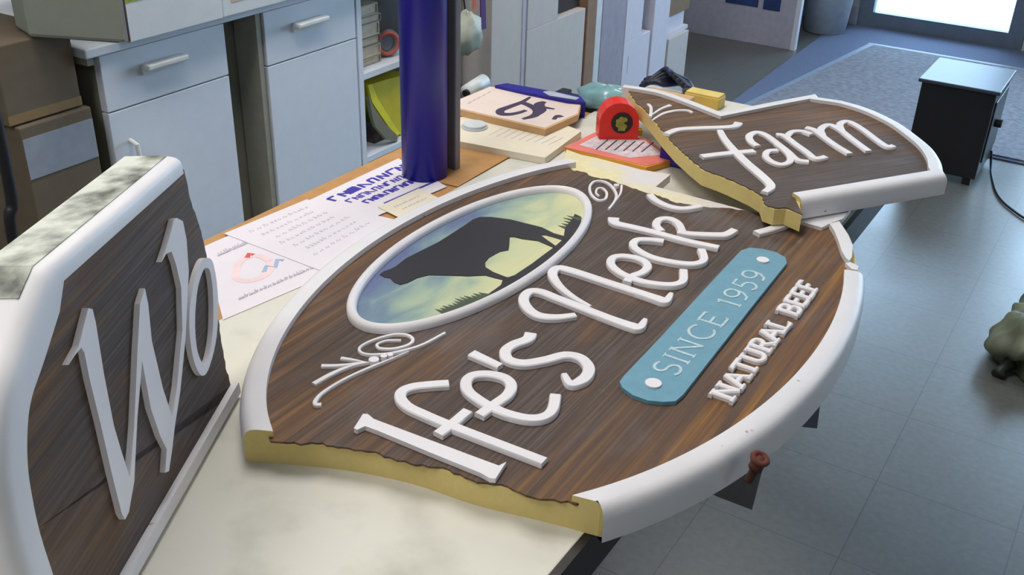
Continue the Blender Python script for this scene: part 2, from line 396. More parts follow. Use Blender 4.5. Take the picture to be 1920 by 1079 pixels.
def seg_hit(a, b, c, d):
    r = b - a; q = d - c; den = r.x * q.y - r.y * q.x
    if abs(den) < 1e-14: return None
    t = ((c.x - a.x) * q.y - (c.y - a.y) * q.x) / den; u = ((c.x - a.x) * r.y - (c.y - a.y) * r.x) / den
    return a + r * t if 0 <= t <= 1 and 0 <= u <= 1 else None
def corner(A, B):
    """trim the end of outline A and the start of outline B at their crossing"""
    best = None
    for i in range(len(A) // 2, len(A) - 1):
        for j in range(0, max(1, len(B) // 2)):
            h = seg_hit(A[i], A[i + 1], B[j], B[j + 1])
            if h is not None: best = (i, j, h)
        if best: break
    if not best: return A, B
    i, j, h = best
    return A[:i + 1] + [h], B[j + 1:]
def loop(parts):
    parts = [[Vector((p[0], p[1])) for p in q] for q in parts]; n = len(parts)
    for k in range(n): parts[k], parts[(k + 1) % n] = corner(parts[k], parts[(k + 1) % n])
    out = []
    for q in parts:
        for p in q:
            if not out or (p - out[-1]).length > 2e-4: out.append(p)
    while (out[0] - out[-1]).length < 2e-4: out.pop()
    return out
def extend(P, d=.02):
    P = [Vector((p[0], p[1])) for p in P]
    return [P[0] + (P[0] - P[1]).normalized() * d] + P + [P[-1] + (P[-1] - P[-2]).normalized() * d]
class Frame:
    def __init__(s, O, X, Y, k=1.0):
        s.k = k
        X = X.normalized(); Z = X.cross(Y).normalized(); Y = Z.cross(X)
        s.O, s.X, s.Y, s.Z = O, X, Y, Z
        s.M = Matrix(((X.x, Y.x, Z.x * k, O.x), (X.y, Y.y, Z.y * k, O.y), (X.z, Y.z, Z.z * k, O.z), (0, 0, 0, 1)))
    def px(s, x, y, h):
        d = ray(x, y); P = s.O + s.Z * h * s.k; t = (P - CO).dot(s.Z) / d.dot(s.Z); q = CO + d * t - P
        return Vector((q.dot(s.X), q.dot(s.Y)))
def zm(ox, oy, sc): return lambda x, y: (ox + x / sc, oy + y / sc)
z2 = zm(0, 260, 1.998); z3w = zm(0, 640, 2.458)
z5 = zm(440, 560, 2.453); z6 = zm(900, 380, 3.372); z4 = zm(440, 300, 2.743); zp = zm(960, 440, 2.824); z7 = zm(840, 100, 3.596)
z1 = zm(1120, 120, 2.824); z3 = zm(1300, 360, 2.158); z8 = zm(1000, 740, 3.182); z5a = zm(360, 260, 3.173); zl = zm(860, 150, 6.742)
ident = lambda x, y: (x, y)
PROF = [(0, 0), (0, .024), (.04, .029), (.13, .034), (.28, .037), (.45, .038), (1, .038), (1, .026), (.9, 0)]
ZF = .031; ZL0 = .0305; ZL1 = .0362
# ------------------------------------------------------------------ stroke alphabet (x 0..1, y 0..1)
def arc(cx, cy, rx, ry, a0, a1, n=10): return [(cx + rx * cos(radians(a0 + (a1 - a0) * i / n)), cy + ry * sin(radians(a0 + (a1 - a0) * i / n))) for i in range(n + 1)]
FONT = {
 'A': (.85, [[(0.05, 0), (.42, 1)], [(.42, 1), (.8, 0)], [(.2, .35), (.65, .35)]], [(.05, 0), (.8, 0)]),
 'B': (.72, [[(.12, 0), (.12, 1)], [(.12, 1), (.4, 1)] + arc(.4, .76, .2, .24, 90, -90) + [(.12, .52)], [(.12, .52), (.42, .52)] + arc(.42, .26, .24, .26, 90, -90) + [(.12, 0)]], [(.12, 0), (.12, 1)]),
 'C': (.8, [arc(.45, .5, .38, .5, 45, 315, 18)], []),
 'E': (.62, [[(.12, 0), (.12, 1)], [(.12, 1), (.58, 1), (.58, .88)], [(.12, .52), (.48, .52)], [(.12, 0), (.58, 0), (.58, .12)]], [(.12, 0), (.12, 1)]),
 'F': (.6, [[(.12, 0), (.12, 1)], [(.12, 1), (.58, 1), (.58, .86)], [(.12, .52), (.46, .52)]], [(.12, 0), (.12, 1)]),
 'I': (.26, [[(.13, 0), (.13, 1)]], [(.13, 0), (.13, 1)]),
 'L': (.62, [[(.12, 1), (.12, 0), (.58, 0), (.58, .16)]], [(.12, 1), (.12, 0)]),
 'N': (.82, [[(.12, 0), (.12, 1)], [(.12, 1), (.7, 0)], [(.7, 0), (.7, 1)]], [(.12, 0), (.12, 1), (.7, 1)]),
 'R': (.76, [[(.12, 0), (.12, 1)], [(.12, 1), (.4, 1)] + arc(.4, .74, .22, .26, 90, -90) + [(.12, .48)], [(.36, .48), (.72, 0)]], [(.12, 0), (.12, 1), (.7, 0)]),
 'S': (.6, [arc(.3, .75, .22, .25, 40, 250, 12) + arc(.3, .26, .25, .26, 80, -140, 12)], []),
 'T': (.72, [[(.36, 0), (.36, 1)], [(.02, .86), (.02, 1), (.7, 1), (.7, .86)]], [(.36, 0)]),
 'U': (.8, [[(.12, 1), (.12, .3)] + arc(.4, .28, .28, .28, 180, 360, 12) + [(.68, 1)]], [(.12, 1), (.68, 1)]),
 '1': (.36, [[(.06, .86), (.2, 1), (.2, 0)]], [(.2, 0)]),
 '5': (.58, [[(.5, 1), (.16, 1), (.12, .55)] + arc(.26, .3, .24, .3, 110, -140, 14)], []),
 '9': (.6, [arc(.3, .7, .24, .3, -20, 340, 18), [(.54, .7), (.5, .3), (.3, .02), (.1, 0)]], []),
 'O': (.82, [arc(.4, .5, .36, .5, 0, 360, 20)], []),
 'M': (.9, [[(.1, 0), (.14, 1), (.45, .3), (.76, 1), (.8, 0)]], [(.1, 0), (.8, 0)]),
 'Y': (.8, [[(.05, 1), (.4, .5), (.4, 0)], [(.75, 1), (.4, .5)]], [(.4, 0)]),
 'V': (.8, [[(.05, 1), (.4, 0), (.75, 1)]], []),
 'K': (.76, [[(.12, 0), (.12, 1)], [(.66, 1), (.12, .42)], [(.3, .58), (.7, 0)]], [(.12, 0), (.12, 1)]),
 ' ': (.42, [], []),
}
def text(add, s, p0, p1, up, wd, serif=.16, sw=None, scale=1.0, z0=ZL0, z1=ZL1, bev=.25, each=None):
    """set string from p0 to p1 with letter-up vector `up` (2D); add(g) called by letter"""
    tot = sum(FONT[c][0] + .12 for c in s); d = (p1 - p0) / tot; x = 0
    for c in s:
        adv, strokes, ser = FONT[c]
        if strokes:
            g = G()
            T = lambda q: p0 + d * (x + q[0]) + up * q[1]
            for i_, st in enumerate(strokes): ribbon(g, [T(q) for q in st], wd, z0, z1 + i_ * .00008, bev=bev)
            if serif:
                for i_, q in enumerate(ser):
                    ribbon(g, [T((q[0] - serif, q[1])), T((q[0] + serif, q[1]))], sw or wd * .6, z0, z1 - (i_ + 1) * .00008, bev=bev)
            add(g, c)
        x += adv + .12
# ================================================================== SETTING
X0, X1, Y0, Y1, HC = -2.75, 3.4, -2.6, 6.15, 2.75
def struct(name, g, m, **k):
    o = g.build(name, m, **k); o['kind'] = 'structure'; return o
struct('floor', G().box((X0, Y0, -.05), (X1, Y1 + .1, 0)), M_FLOOR, origin=Vector((0, 0, 0)))
struct('ceiling', G().box((X0, Y0, HC), (X1, Y1 + .1, HC + .05)), M_CEIL)
struct('wall_left', G().box((X0 - .1, Y0, 0), (X0, Y1 + .1, HC)), M_WALL)
struct('wall_right', G().box((X1, Y0, 0), (X1 + .1, Y1 + .1, HC)), M_WALL)
struct('wall_near', G().box((X0, Y0 - .1, 0), (X1, Y0, HC)), M_WALL)
DX0, DX1 = -1.465, -.575; WX0, WX1 = -.42, 1.9
g = G(); g.box((X0, Y1, 0), (DX0, Y1 + .1, HC)); g.box((DX0, Y1, 2.15), (DX1, Y1 + .1, HC)); g.box((DX1, Y1, 0), (WX0, Y1 + .1, HC))
g.box((WX0, Y1, 0), (WX1, Y1 + .1, .35)); g.box((WX0, Y1, 2.35), (WX1, Y1 + .1, HC)); g.box((WX1, Y1, 0), (X1, Y1 + .1, HC))
struct('wall_front', g, M_WALL)
door = thing('door_1', None, None, (DX0, Y1 + .03, 0)); door['kind'] = 'structure'
g = G(); y0, y1 = Y1 - .01, Y1 + .05
g.box((DX0 + .002, y0, .002), (-1.385, y1, 2.14)); g.box((-.658, y0, .002), (DX1 - .002, y1, 2.14)); g.box((-1.385, y0, .002), (-.658, y1, .085)); g.box((-1.385, y0, 2.0), (-.658, y1, 2.14))
g.build('door_frame', M_FRAME, door)
G().box((-1.385, Y1 + .012, .085), (-.658, Y1 + .02, 2.0)).build('door_glass', M_GLASS, door)
G().box((-1.385, Y1 - .045, .98), (-.658, Y1 - .02, 1.02)).build('push_bar', M_FRAME, door)
win = thing('window_1', None, None, (WX0, Y1 + .03, .35)); win['kind'] = 'structure'
g = G(); g.box((WX0, y0, .35), (WX0 + .06, y1, 2.35)); g.box((WX1 - .06, y0, .35), (WX1, y1, 2.35)); g.box((WX0, y0, .35), (WX1, y1, .41)); g.box((WX0, y0, 2.29), (WX1, y1, 2.35)); g.box((.71, y0, .41), (.77, y1, 2.29))
g.build('window_frame', M_FRAME, win)
G().box((WX0 + .06, Y1 + .012, .41), (WX1 - .06, Y1 + .02, 2.29)).build('window_glass', M_GLASS, win)
struct('trim_1', G().box((-1.9, Y1 - .012, 0), (DX0, Y1, .10)), M_PANEL)
struct('ground_outside', G().box((-6, Y1 + .1, -.06), (6, 14, -.01)), mat('pale_concrete', srgb(170, 170, 165), .9))
for i, (x, y) in enumerate(TROFFERS):
    t = thing('ceiling_light', 'rectangular fluorescent ceiling light fixture above the workshop', 'ceiling light', (x, y, HC - .03), 'ceiling lights')
    g = G(); g.box((x - .31, y - .61, HC - .035), (x + .31, y - .58, HC)); g.box((x - .31, y + .58, HC - .035), (x + .31, y + .61, HC)); g.box((x - .31, y - .58, HC - .035), (x - .28, y + .58, HC)); g.box((x + .28, y - .58, HC - .035), (x + .31, y + .58, HC))
    g.build('fixture_frame', M_FRAME, t)
    G().box((x - .28, y - .58, HC - .02), (x + .28, y + .58, HC - .005)).build('lens', M_LAMP, t)
# ================================================================== TABLE
tb = thing('work_table', 'long work table with white laminate top, dark edge and brown wood strip along its back', 'table', (-.65, .9, 0))
G().box((-.83, -.25, TZ - .022), (-.30, 1.84, TZ), bev=.0015).build('white_top', M_TBWHITE, tb)
G().box((-1.003, -.25, TZ - .022), (-.8302, 1.62, TZ - .0008), bev=.001).build('wood_strip', M_PLY, tb)['label'] = 'orange brown particle board strip'
G().box((-.2998, -.25, TZ - .05), (-.292, 1.80, TZ - .0005)).build('edge_band', M_BLACK, tb)
g = G(); g.box((-.98, -.2, TZ - .08), (-.96, 1.78, TZ - .0225)); g.box((-.34, -.2, TZ - .08), (-.32, 1.76, TZ - .0225)); g.box((-.96, -.2, TZ - .08), (-.34, -.18, TZ - .0225)); g.box((-.96, 1.74, TZ - .08), (-.34, 1.76, TZ - .0225))
g.build('apron', M_BLACK, tb)
for x in (-.95, -.74):
    for y in (-.12, 1.68): G().box((x - .02, y - .02, 0), (x + .02, y + .02, TZ - .0225)).build('leg', M_DARK, tb)
# ================================================================== MAIN SIGN
F = Frame(Vector((-.49, .98, TZ)), Vector((0, 1, 0)), Vector((-1, 0, 0)))
sign = thing('carved_sign', 'large broken oval sign reading lfe\'s Neck with a bull painting, lying flat on the table', 'sign', M=F.M)
A_, B_ = .4644, .2776; BW = .0265; AO, BO = A_ + BW, B_ + BW
def th(x, y, h=.031): p = F.px(x, y, h); return atan2(p.y / BO, p.x / AO)
def ell(a, b, t0, t1, n): return [Vector((a * cos(t0 + (t1 - t0) * i / n), b * sin(t0 + (t1 - t0) * i / n))) for i in range(n + 1)]
tL0 = atan2(F.px(474, 866, 0).y / BO, F.px(474, 866, 0).x / AO)      # near-left break (about pi)
if tL0 < 0: tL0 += 2 * pi
tL1 = th(1061, 290)
tR0 = atan2(F.px(1604, 512, .038).y / BO, F.px(1604, 512, .038).x / AO)
tR1 = th(1113, 1003, 0)
# the left run goes clockwise from tL0 to tL1, the right run from tR0 down to tR1
bots = [F.px(x, y, 0) for x, y in [(460, 865), (474.6, 866), (643.8, 882), (774, 908.5), (888, 947), (1011, 977), (1092, 998), (1116, 1005)]]
botb = [F.px(*z5(x, y), ZF) for x, y in [(95, 655), (210, 667), (300, 668), (400, 670), (470, 683), (520, 690), (580, 696), (640, 710), (710, 735), (780, 750), (860, 770), (920, 775), (980, 792), (1030, 815), (1080, 835), (1150, 855), (1220, 862), (1280, 880), (1340, 905), (1400, 920), (1530, 936), (1600, 960)]]
topface = [F.px(*q, ZF) for q in [z7(770, 735), z7(850, 790), z7(920, 800), z7(960, 830), z7(1010, 840), z7(1080, 850), z7(1150, 878), z7(1200, 892), z7(1290, 925), z7(1340, 945), z1(300, 690), z1(420, 735), z1(540, 752), z1(600, 762), z1(700, 765), z1(830, 785), z1(880, 802), z1(1000, 822), z1(1060, 832), z1(1130, 853), z1(1185, 872), z1(1235, 845)]]
topcore = [F.px(*q, .028) for q in [z7(800, 655), z7(900, 690), z7(1000, 710), z7(1150, 750), z7(1300, 790), z7(1500, 822), z7(1400, 905)]]
endR = ell(A_ + .012, B_ + .012, atan2(F.px(1566, 430, .03).y / BO, F.px(1566, 430, .03).x / AO), tR1, 40)
faceL = ell(A_ + .004, B_ + .004, tL0 + .03, tL1, 40)
coreL = ell(A_ + .018, B_ + .018, tL0 + .01, tL1, 40)
jt = jag(topface, .005, .0016, 3); jb = jag(botb, .005, .0018, 5)
jb_r = list(reversed(jb))
if (jb_r[0] - endR[-1]).length > (jb[0] - endR[-1]).length: jb_r = jb
def ang(p, a, b): return atan2(p.y / b, p.x / a)
e_r0 = ang(F.px(1566, 430, .03), A_, B_) + .05
bot_s = list(reversed(catmull([Vector((p.x, p.y, 0)) for p in bots], 4)))
top_s = topface
def outline(k, jb_, tp=None):
    Lf = ell(A_ + k, B_ + k, tL0 + .12, tL1 - .10, 60); Rt = ell(A_ + k, B_ + k, e_r0 + .05, tR1 - .10, 60)
    return loop([Lf, extend(tp or jt, .01), Rt, extend(jb_, .02)])
core = outline(.018, bot_s, top_s)
G().prism([(p.x, p.y) for p in core], 0, .0288, 0).build('foam_core', M_FOAM, sign, local=True)['label'] = 'yellow foam core showing along the breaks'
face = outline(.004, [p + Vector((.0012, 0)) for p in jb_r])
G().prism([(p.x, p.y) for p in face], .0288, ZF, 0).build('face', M_FACE, sign, local=True)['label'] = 'brown stained face with sandblasted grain'
x_t = topcore[-1].x
tl_ = [p + Vector((-.0008, 0)) for p in jt if p.x < x_t]
G().prism([(p.x, p.y) for p in topcore + list(reversed(tl_))], .016, .0292, 0).build('torn_layer', mat('torn_cream_foam', srgb(222, 212, 170), .9, var=.06, scale=70, bump=.4, var2=(srgb(214, 210, 214), .45, .6), sc2=9), sign, local=True)['label'] = 'pale torn layer beyond the break'
lcut = (F.px(474.6, 866, 0), F.px(643.8, 882, 0)); rcut = (F.px(1116, 1005, 0), F.px(1011, 977, 0))
g = G(); rim(g, list(reversed(ell(AO, BO, tL0, tL1, 70))), BW, PROF, cut1=lcut)
g.build('border', [M_WSIGN, M_FOAM], sign, local=True, smooth=2)
g = G(); rim(g, ell(AO, BO, tR1, tR0, 70), BW, PROF, cut0=rcut)
g.build('border', [M_WSIGN, M_FOAM], sign, local=True, smooth=2)
# chipped border pieces by the far break
g = G(); g.prism([F.px(*z3(x, y), .038) for x, y in [(552, 128), (590, 118), (612, 150), (628, 175), (645, 215), (642, 262), (632, 278), (618, 268), (600, 238), (588, 200), (572, 160)]], .02, .038)
g.build('border_chip', M_WSIGN, sign, local=True)['label'] = 'loose tapering piece of white border'
g = G(); g.prism([F.px(*z3(x, y), .036) for x, y in [(615, 288), (635, 284), (668, 300), (664, 316), (640, 312)]], .02, .036)
g.build('border_chip', M_WSIGN, sign, local=True)
g = G(); g.prism([F.px(*q, .036) for q in [z1(1065, 830), z1(1220, 775), z1(1345, 765), z1(1300, 820), z1(1238, 842), z1(1190, 866), z1(1130, 850)]], .0292, .036)
g.build('torn_paint_flap', M_WSIGN, sign, local=True)
# oval painting
OC = Vector((-.0027, .1538)); RX, RY = .2355, .0973
g = G(); g.prism([(OC.x + (RX - .004) * cos(2 * pi * i / 80), OC.y + (RY - .004) * sin(2 * pi * i / 80)) for i in range(80)], ZF - .0003, .0318)
pt = g.build('painting', M_PAINTING, sign, local=True)
g = G(); P = [Vector((OC.x + RX * cos(2 * pi * i / 96), OC.y + RY * sin(2 * pi * i / 96))) for i in range(96)]
rim(g, P, .0115, [(0, .030), (0, .036), (.18, .0395), (.5, .041), (.8, .0395), (1, .036), (1, .030)], closed=True)
g.build('painting_frame', M_WHITE, sign, local=True, smooth=2)
def inell(p, k=.008):
    q = Vector((p.x - OC.x, p.y - OC.y)); r = ((q.x / (RX - k)) ** 2 + (q.y / (RY - k)) ** 2) ** .5
    return Vector(OC) + q / r if r > 1 else p
bull = [(745, 588), (765, 572), (800, 560), (830, 545), (880, 505), (960, 465), (1050, 420), (1120, 375), (1190, 330), (1225, 305), (1260, 292), (1320, 292), (1420, 305), (1500, 325), (1580, 345), (1640, 375), (1700, 392), (1720, 400), (1700, 415), (1640, 396), (1600, 385), (1575, 385), (1600, 405), (1650, 440), (1652, 455), (1618, 440), (1560, 415), (1480, 405), (1440, 395), (1415, 395), (1412, 440), (1408, 462), (1365, 470), (1310, 500), (1288, 525), (1290, 550), (1330, 575), (1395, 600), (1430, 605), (1400, 620), (1340, 606), (1290, 592), (1200, 596), (1100, 592), (1000, 590), (940, 605), (890, 630), (850, 640), (820, 628), (800, 606), (770, 602)]
g = G(); g.prism([inell(F.px(*z4(x, y), .033)) for x, y in bull], .0318, .0326)
b_ = g.build('bull_silhouette', M_BULL, pt, local=True); b_['label'] = 'black bull silhouette'
gr = [(1300, 690), (1340, 662), (1370, 640), (1380, 610), (1440, 590), (1530, 530), (1580, 492), (1640, 448), (1690, 405), (1700, 345), (1730, 310), (1750, 275), (1782, 290), (1782, 340), (1730, 430), (1640, 510), (1500, 600), (1400, 665), (1320, 705)]
g = G(); g.prism([inell(F.px(*z4(x, y), .033)) for x, y in gr], .0318, .0323)
g.build('dark_ground', M_BULL, pt, local=True)
rnd = random.Random(4)
for ax, ay, bx, by, n in [(1075, 780, 1300, 695, 12), (1700, 345, 1765, 300, 5)]:
    g = G(); up = (F.px(*z4(ax, ay), .033), F.px(*z4(bx, by), .033))
    for i in range(n):
        c = up[0].lerp(up[1], i / (n - 1)); h = rnd.uniform(.010, .019)
        c = inell(c)
        g.prism([(c.x - .005, c.y - .004), (c.x + .005, c.y - .004), (c.x + .002, c.y + h * .5), (c.x, c.y + h), (c.x - .002, c.y + h * .5)], .0318, .0322 + .00003 * i)
    g.build('tree_line', M_TREE, pt, local=True)
# script letters
STEP = [0]
def stroke(zf, pts, w, fr, h=.036, n=6, z0=None, z1_=None, bev=.2, g=None, smooth=True, closed=False):
    P = [fr.px(*zf(x, y), h) for x, y in pts]
    if smooth: P = catmull(P, n, closed)
    STEP[0] = (STEP[0] + 1) % 5
    ribbon(g, P, w, ZL0 if z0 is None else z0, (ZL1 if z1_ is None else z1_) + STEP[0] * .00012, bev=bev, closed=closed)
def letter(fr, parent, strokes, polys=(), m=M_WHITE, name='letter', zf=None, label=None):
    g = G()
    for s in strokes: stroke(s[0], s[1], s[2], fr, g=g, smooth=(len(s) < 4 or s[3]))
    for zf_, pts in polys: g.prism([fr.px(*zf_(x, y), .036) for x, y in pts], ZL0, ZL1)
    o = g.build(name, m, parent, local=True, smooth=2)
    if label: o['label'] = label
    return o
LW = .0120
letter(F, sign, [], [(z5, [(548, 598), (590, 532), (612, 532), (640, 555), (920, 660), (1120, 735), (1180, 757), (1215, 770), (1250, 752), (1200, 830), (1175, 828), (1130, 803), (900, 710), (660, 610), (600, 588), (565, 605)])], label='letter l')
letter(F, sign, [(z5, [(985, 388), (900, 394), (820, 404), (770, 425), (764, 458), (800, 496), (870, 530), (980, 577), (1200, 662), (1425, 748)], LW), (z5, [(935, 622), (1000, 575), (1072, 515)], LW)], label='letter f')
letter(F, sign, [(z5, [(1125, 535), (1190, 488), (1255, 440), (1272, 395), (1240, 362), (1165, 346), (1095, 353), (1065, 380), (1072, 420), (1115, 458), (1180, 497), (1260, 530), (1350, 550), (1420, 544), (1462, 510), (1476, 442)], LW)], label='letter e')
letter(F, sign, [(z5, [(1090, 250), (1222, 310)], [.013, .010])], label='apostrophe')
letter(F, sign, [(z5, [(1362, 158), (1345, 185), (1280, 210), (1245, 240), (1260, 278), (1330, 295), (1430, 280), (1520, 258), (1590, 270), (1628, 310), (1622, 350), (1590, 378), (1545, 390), (1515, 345)], [.014, .0128, .0128, .0128, .0128, .014, .007])], label='letter s')
letter(F, sign, [(z6, [(605, 708), (480, 722), (370, 710), (300, 662), (276, 605), (310, 562), (380, 560), (480, 598), (640, 660), (820, 730), (950, 775), (1010, 785), (1046, 735)], [.009, .0125, .013, .0125, .0125, .0125, .013, .015, .006]),
                 (z6, [(700, 655), (600, 600), (520, 540), (470, 480), (460, 435), (500, 412), (580, 428), (800, 500), (1000, 565), (1120, 605), (1175, 620), (1210, 572)], [.005, .009, .012, .0128, .0128, .013, .015, .006])], label='letter N')
letter(F, sign, [(z6, [(928, 500), (960, 465), (1025, 440), (1060, 405), (1040, 370), (980, 346), (900, 336), (840, 348), (828, 385), (870, 430), (940, 467), (1040, 500), (1160, 517), (1240, 515), (1285, 490), (1287, 425)], LW * .93)], label='letter e')
letter(F, sign, [(z6, [(1162, 242), (1070, 232), (995, 235), (968, 262), (1000, 300), (1090, 345), (1220, 375), (1330, 387), (1395, 378), (1418, 350), (1400, 295)], LW * .93)], label='letter c')
letter(F, sign, [(z6, [(845, 95), (856, 125), (960, 150), (1100, 183), (1300, 237), (1510, 282)], [.016, .0128, .0118, .0118]), (z6, [(1150, 178), (1115, 140), (1135, 105), (1200, 100), (1255, 130), (1280, 182)], .0115), (z6, [(1250, 180), (1340, 195), (1500, 202), (1560, 198), (1610, 170)], [.010, .0125, .0135, .012])], label='letter k')
letter(F, sign, [(z1, [(280, 690), (310, 720), (380, 752), (460, 765), (548, 752)], .0115)], label='broken top end of the letter F')
letter(F, sign, [(z1, [(842, 893), (920, 872), (1000, 842), (1056, 802)], .0128)], label='broken crossbar end of the letter F')
# plaque
zz = [(570, 780), (585, 812), (640, 852), (720, 880), (800, 888), (865, 884), (905, 850), (1100, 600), (1300, 345), (1455, 152), (1448, 122), (1400, 95), (1330, 77), (1260, 70), (1212, 85), (1000, 312), (800, 530), (590, 752)]
g = G(); g.prism([F.px(*zp(x, y), .035) for x, y in zz], ZF - .0003, .0352)
pq = g.build('plaque', M_BLUEPL, sign, local=True); pq['label'] = 'light blue plaque reading SINCE 1959'
p0 = F.px(*zp(862, 760), .0355); p1 = F.px(*zp(1362, 205), .0355); up = F.px(*zp(735, 712), .0355) - p0; up = Vector((0, up.y))
text(lambda g, c: g.build('plaque_letter', M_PLTXT, pq, local=True), 'SINCE 1959', p0, Vector((p1.x, p0.y)), up, .0034, serif=.10, sw=.002, z0=.0351, z1=.0358)
for x, y, r in ((748, 790, .0085), (1328, 136, .0078)):
    c = F.px(*zp(x, y), .036); g = G(); g.prism([(c.x + r * cos(k * pi / 12), c.y + r * sin(k * pi / 12)) for k in range(24)], .0351, .0372)
    g.build('plaque_screw', M_WHITE, pq, local=True)
p0 = F.px(*zp(1165, 878), .036); p1 = F.px(*zp(1632, 262), .036); upv = F.px(*zp(1050, 842), .036) - p0
yy = (p0.y + p1.y) / 2
text(lambda g, c: g.build('tagline_letter', M_WHITE, sign, local=True), 'NATURAL BEEF', Vector((p0.x, p0.y)), Vector((p1.x, p1.y)), Vector((0, upv.y)), .0062, serif=.19, sw=.0042)
# scrollwork
def scroll(fr, parent, zf, strokes, dots=()):
    g = G()
    for pts, w in strokes: stroke(zf, pts, [q * .68 for q in (w if isinstance(w, list) else [w, w])], fr, g=g, n=5, z1_=.0338)
    for x, y, r in dots:
        c = fr.px(*zf(x, y), .036); g.prism([(c.x + r * cos(k * pi / 8), c.y + r * sin(k * pi / 8)) for k in range(16)], ZL0, ZL1)
    return g.build('scrollwork', M_WHITE, parent, local=True, smooth=2)
scroll(F, sign, z5, [([(765, 182), (700, 183), (655, 200), (668, 218), (730, 220), (795, 204), (820, 180), (795, 158), (730, 156), (640, 180), (578, 212), (580, 237), (625, 248), (710, 243), (790, 226), (870, 200), (968, 148)], [.004, .005, .0055, .0055, .005, .0055, .0055]),
    ([(488, 264), (540, 272), (602, 285)], [.008, .006, .003]), ([(398, 300), (490, 298), (605, 284)], [.009, .007, .003]), ([(362, 383), (450, 335), (540, 300), (620, 285)], [.009, .0075, .003]),
    ([(398, 478), (372, 478), (372, 458), (410, 420), (500, 365), (600, 318), (700, 278), (800, 236)], [.008, .0065, .006, .0055, .003])], [(640, 280, .0055), (686, 264, .0035), (716, 258, .003)])
scroll(F, sign, z7, [([(1022, 950), (1000, 930), (1008, 900), (1045, 898), (1072, 932), (1058, 972), (1010, 975), (965, 935), (958, 885), (990, 852), (1050, 852), (1100, 880), (1135, 935), (1125, 985), (1085, 1038)], [.004, .0055, .006, .006, .0065, .0055]), ([(1172, 878), (1165, 930), (1130, 985)], [.0055, .005, .003])], [(1136, 888, .004)])
# ================================================================== FARM WING
zt = .038 + .038
a_ = onz(1499, 412, .0385); b_ = onz(*z1(1858, 603), .0385 + .026); b_.z = a_.z
xd = (b_ - a_); LB = xd.length; xd.z = 0; xd.normalize(); yd = Vector((-xd.y, xd.x, 0))
FF = Frame(Vector((a_.x, a_.y, TZ + .0385)), xd, yd, .80)
farm = thing('sign_fragment', 'broken end of the sign reading Farm, laid over the far end of the oval sign', 'sign', M=FF.M)
HT = .035
outer = [Vector((0, 0)), Vector((LB, 0))] + [FF.px(*z1(x, y), HT) for x, y in [(1838, 560), (1828, 515), (1782, 447), (1700, 378), (1600, 310), (1450, 240), (1300, 195), (1182, 178), (1160, 155), (900, 203), (655, 252), (480, 185), (330, 138), (150, 110)]]
# smooth the curved end
o2 = outer[:3] + catmull(outer[2:9], 5)[1:] + outer[9:13] + catmull(outer[12:16], 4)[1:]
brk = [FF.px(*z1(x, y), .031) for x, y in [(152, 122), (200, 200), (250, 242), (300, 300), (350, 362), (420, 440), (500, 512), (560, 560), (640, 588), (700, 612), (760, 640), (820, 668), (872, 700), (885, 745), (940, 765), (1000, 762), (1052, 785)]]
jf = jag(brk, .005, .0013, 9)
g = G(); rim(g, o2, .023, PROF)
g.build('border', [M_WSIGN, M_FOAM], farm, local=True, smooth=2)
inn = offset(o2, .006)
G().prism([(p.x, p.y) for p in loop([inn, extend(brk, .01)])], 0, .0288).build('foam_core', M_FOAM, farm, local=True)
inn2 = offset(o2, .016)
G().prism([(p.x, p.y) for p in loop([inn2, extend([p + Vector((.0012, .0006)) for p in jf], .01)])], .0288, ZF).build('face', M_FACE, farm, local=True)
letter(FF, farm, [(z1, [(365, 368), (430, 345), (550, 337), (650, 334), (725, 328), (748, 310)], [.012, .0125, .0125, .014]), (z1, [(650, 350), (672, 392), (720, 450), (790, 520), (860, 580), (908, 625), (918, 652), (885, 678)], [.010, .013, .015, .014, .011]), (z1, [(552, 488), (690, 472), (832, 460)], .0135)], label='letter F')
letter(FF, farm, [(z1, [(850, 432), (815, 408), (805, 378), (842, 360), (890, 372), (950, 415), (1010, 462), (1060, 505), (1120, 515)], .0115), (z1, [(950, 420), (1010, 470), (1022, 510), (980, 530), (925, 515), (892, 485), (905, 460), (955, 455)], .0105)], label='letter a')
letter(FF, farm, [(z1, [(948, 372), (990, 378), (1050, 422), (1110, 465), (1155, 498), (1210, 490)], .0115), (z1, [(1000, 385), (1030, 358), (1085, 355), (1135, 372)], .0105)], label='letter r')
letter(FF, farm, [(z1, [(1105, 335), (1150, 348), (1200, 385), (1260, 428), (1338, 475)], .0115), (z1, [(1195, 378), (1185, 340), (1230, 320), (1285, 345), (1350, 395), (1438, 460)], .0115), (z1, [(1295, 350), (1285, 315), (1330, 303), (1400, 340), (1480, 400), (1535, 435), (1570, 432)], .0115)], label='letter m')
scroll(FF, farm, z1, [([(270, 205), (285, 225), (282, 272)], .008), ([(290, 262), (335, 232), (388, 212)], [.004, .011]), ([(292, 290), (350, 256), (420, 240), (480, 240), (506, 252)], [.004, .010, .008, .006])])
# ================================================================== WO WING (standing)
B0 = onz(443, 762); B1 = onz(266, 1079); dd = (B0 - B1).normalized(); side = Vector((dd.y, -dd.x, 0))
if side.x > 0: side = -side
LEAN = radians(5)
upv = Vector((0, 0, 1)) * cos(LEAN) + side * sin(LEAN)
nrm = dd.cross(upv)
if nrm.x < 0: nrm = -nrm
FW = Frame(B0 + Vector((0, 0, .0056)) - nrm * .038, dd, upv)
if FW.Z.dot(nrm) < 0: FW = Frame(FW.O, -dd, upv)
wo = thing('sign_fragment', 'broken end of the sign reading Wo, standing on its edge at the near left', 'sign', M=FW.M)
def wp(x, y, h=.038): return FW.px(x, y, h)
topR = wp(337, 292); notch = wp(92, 500)
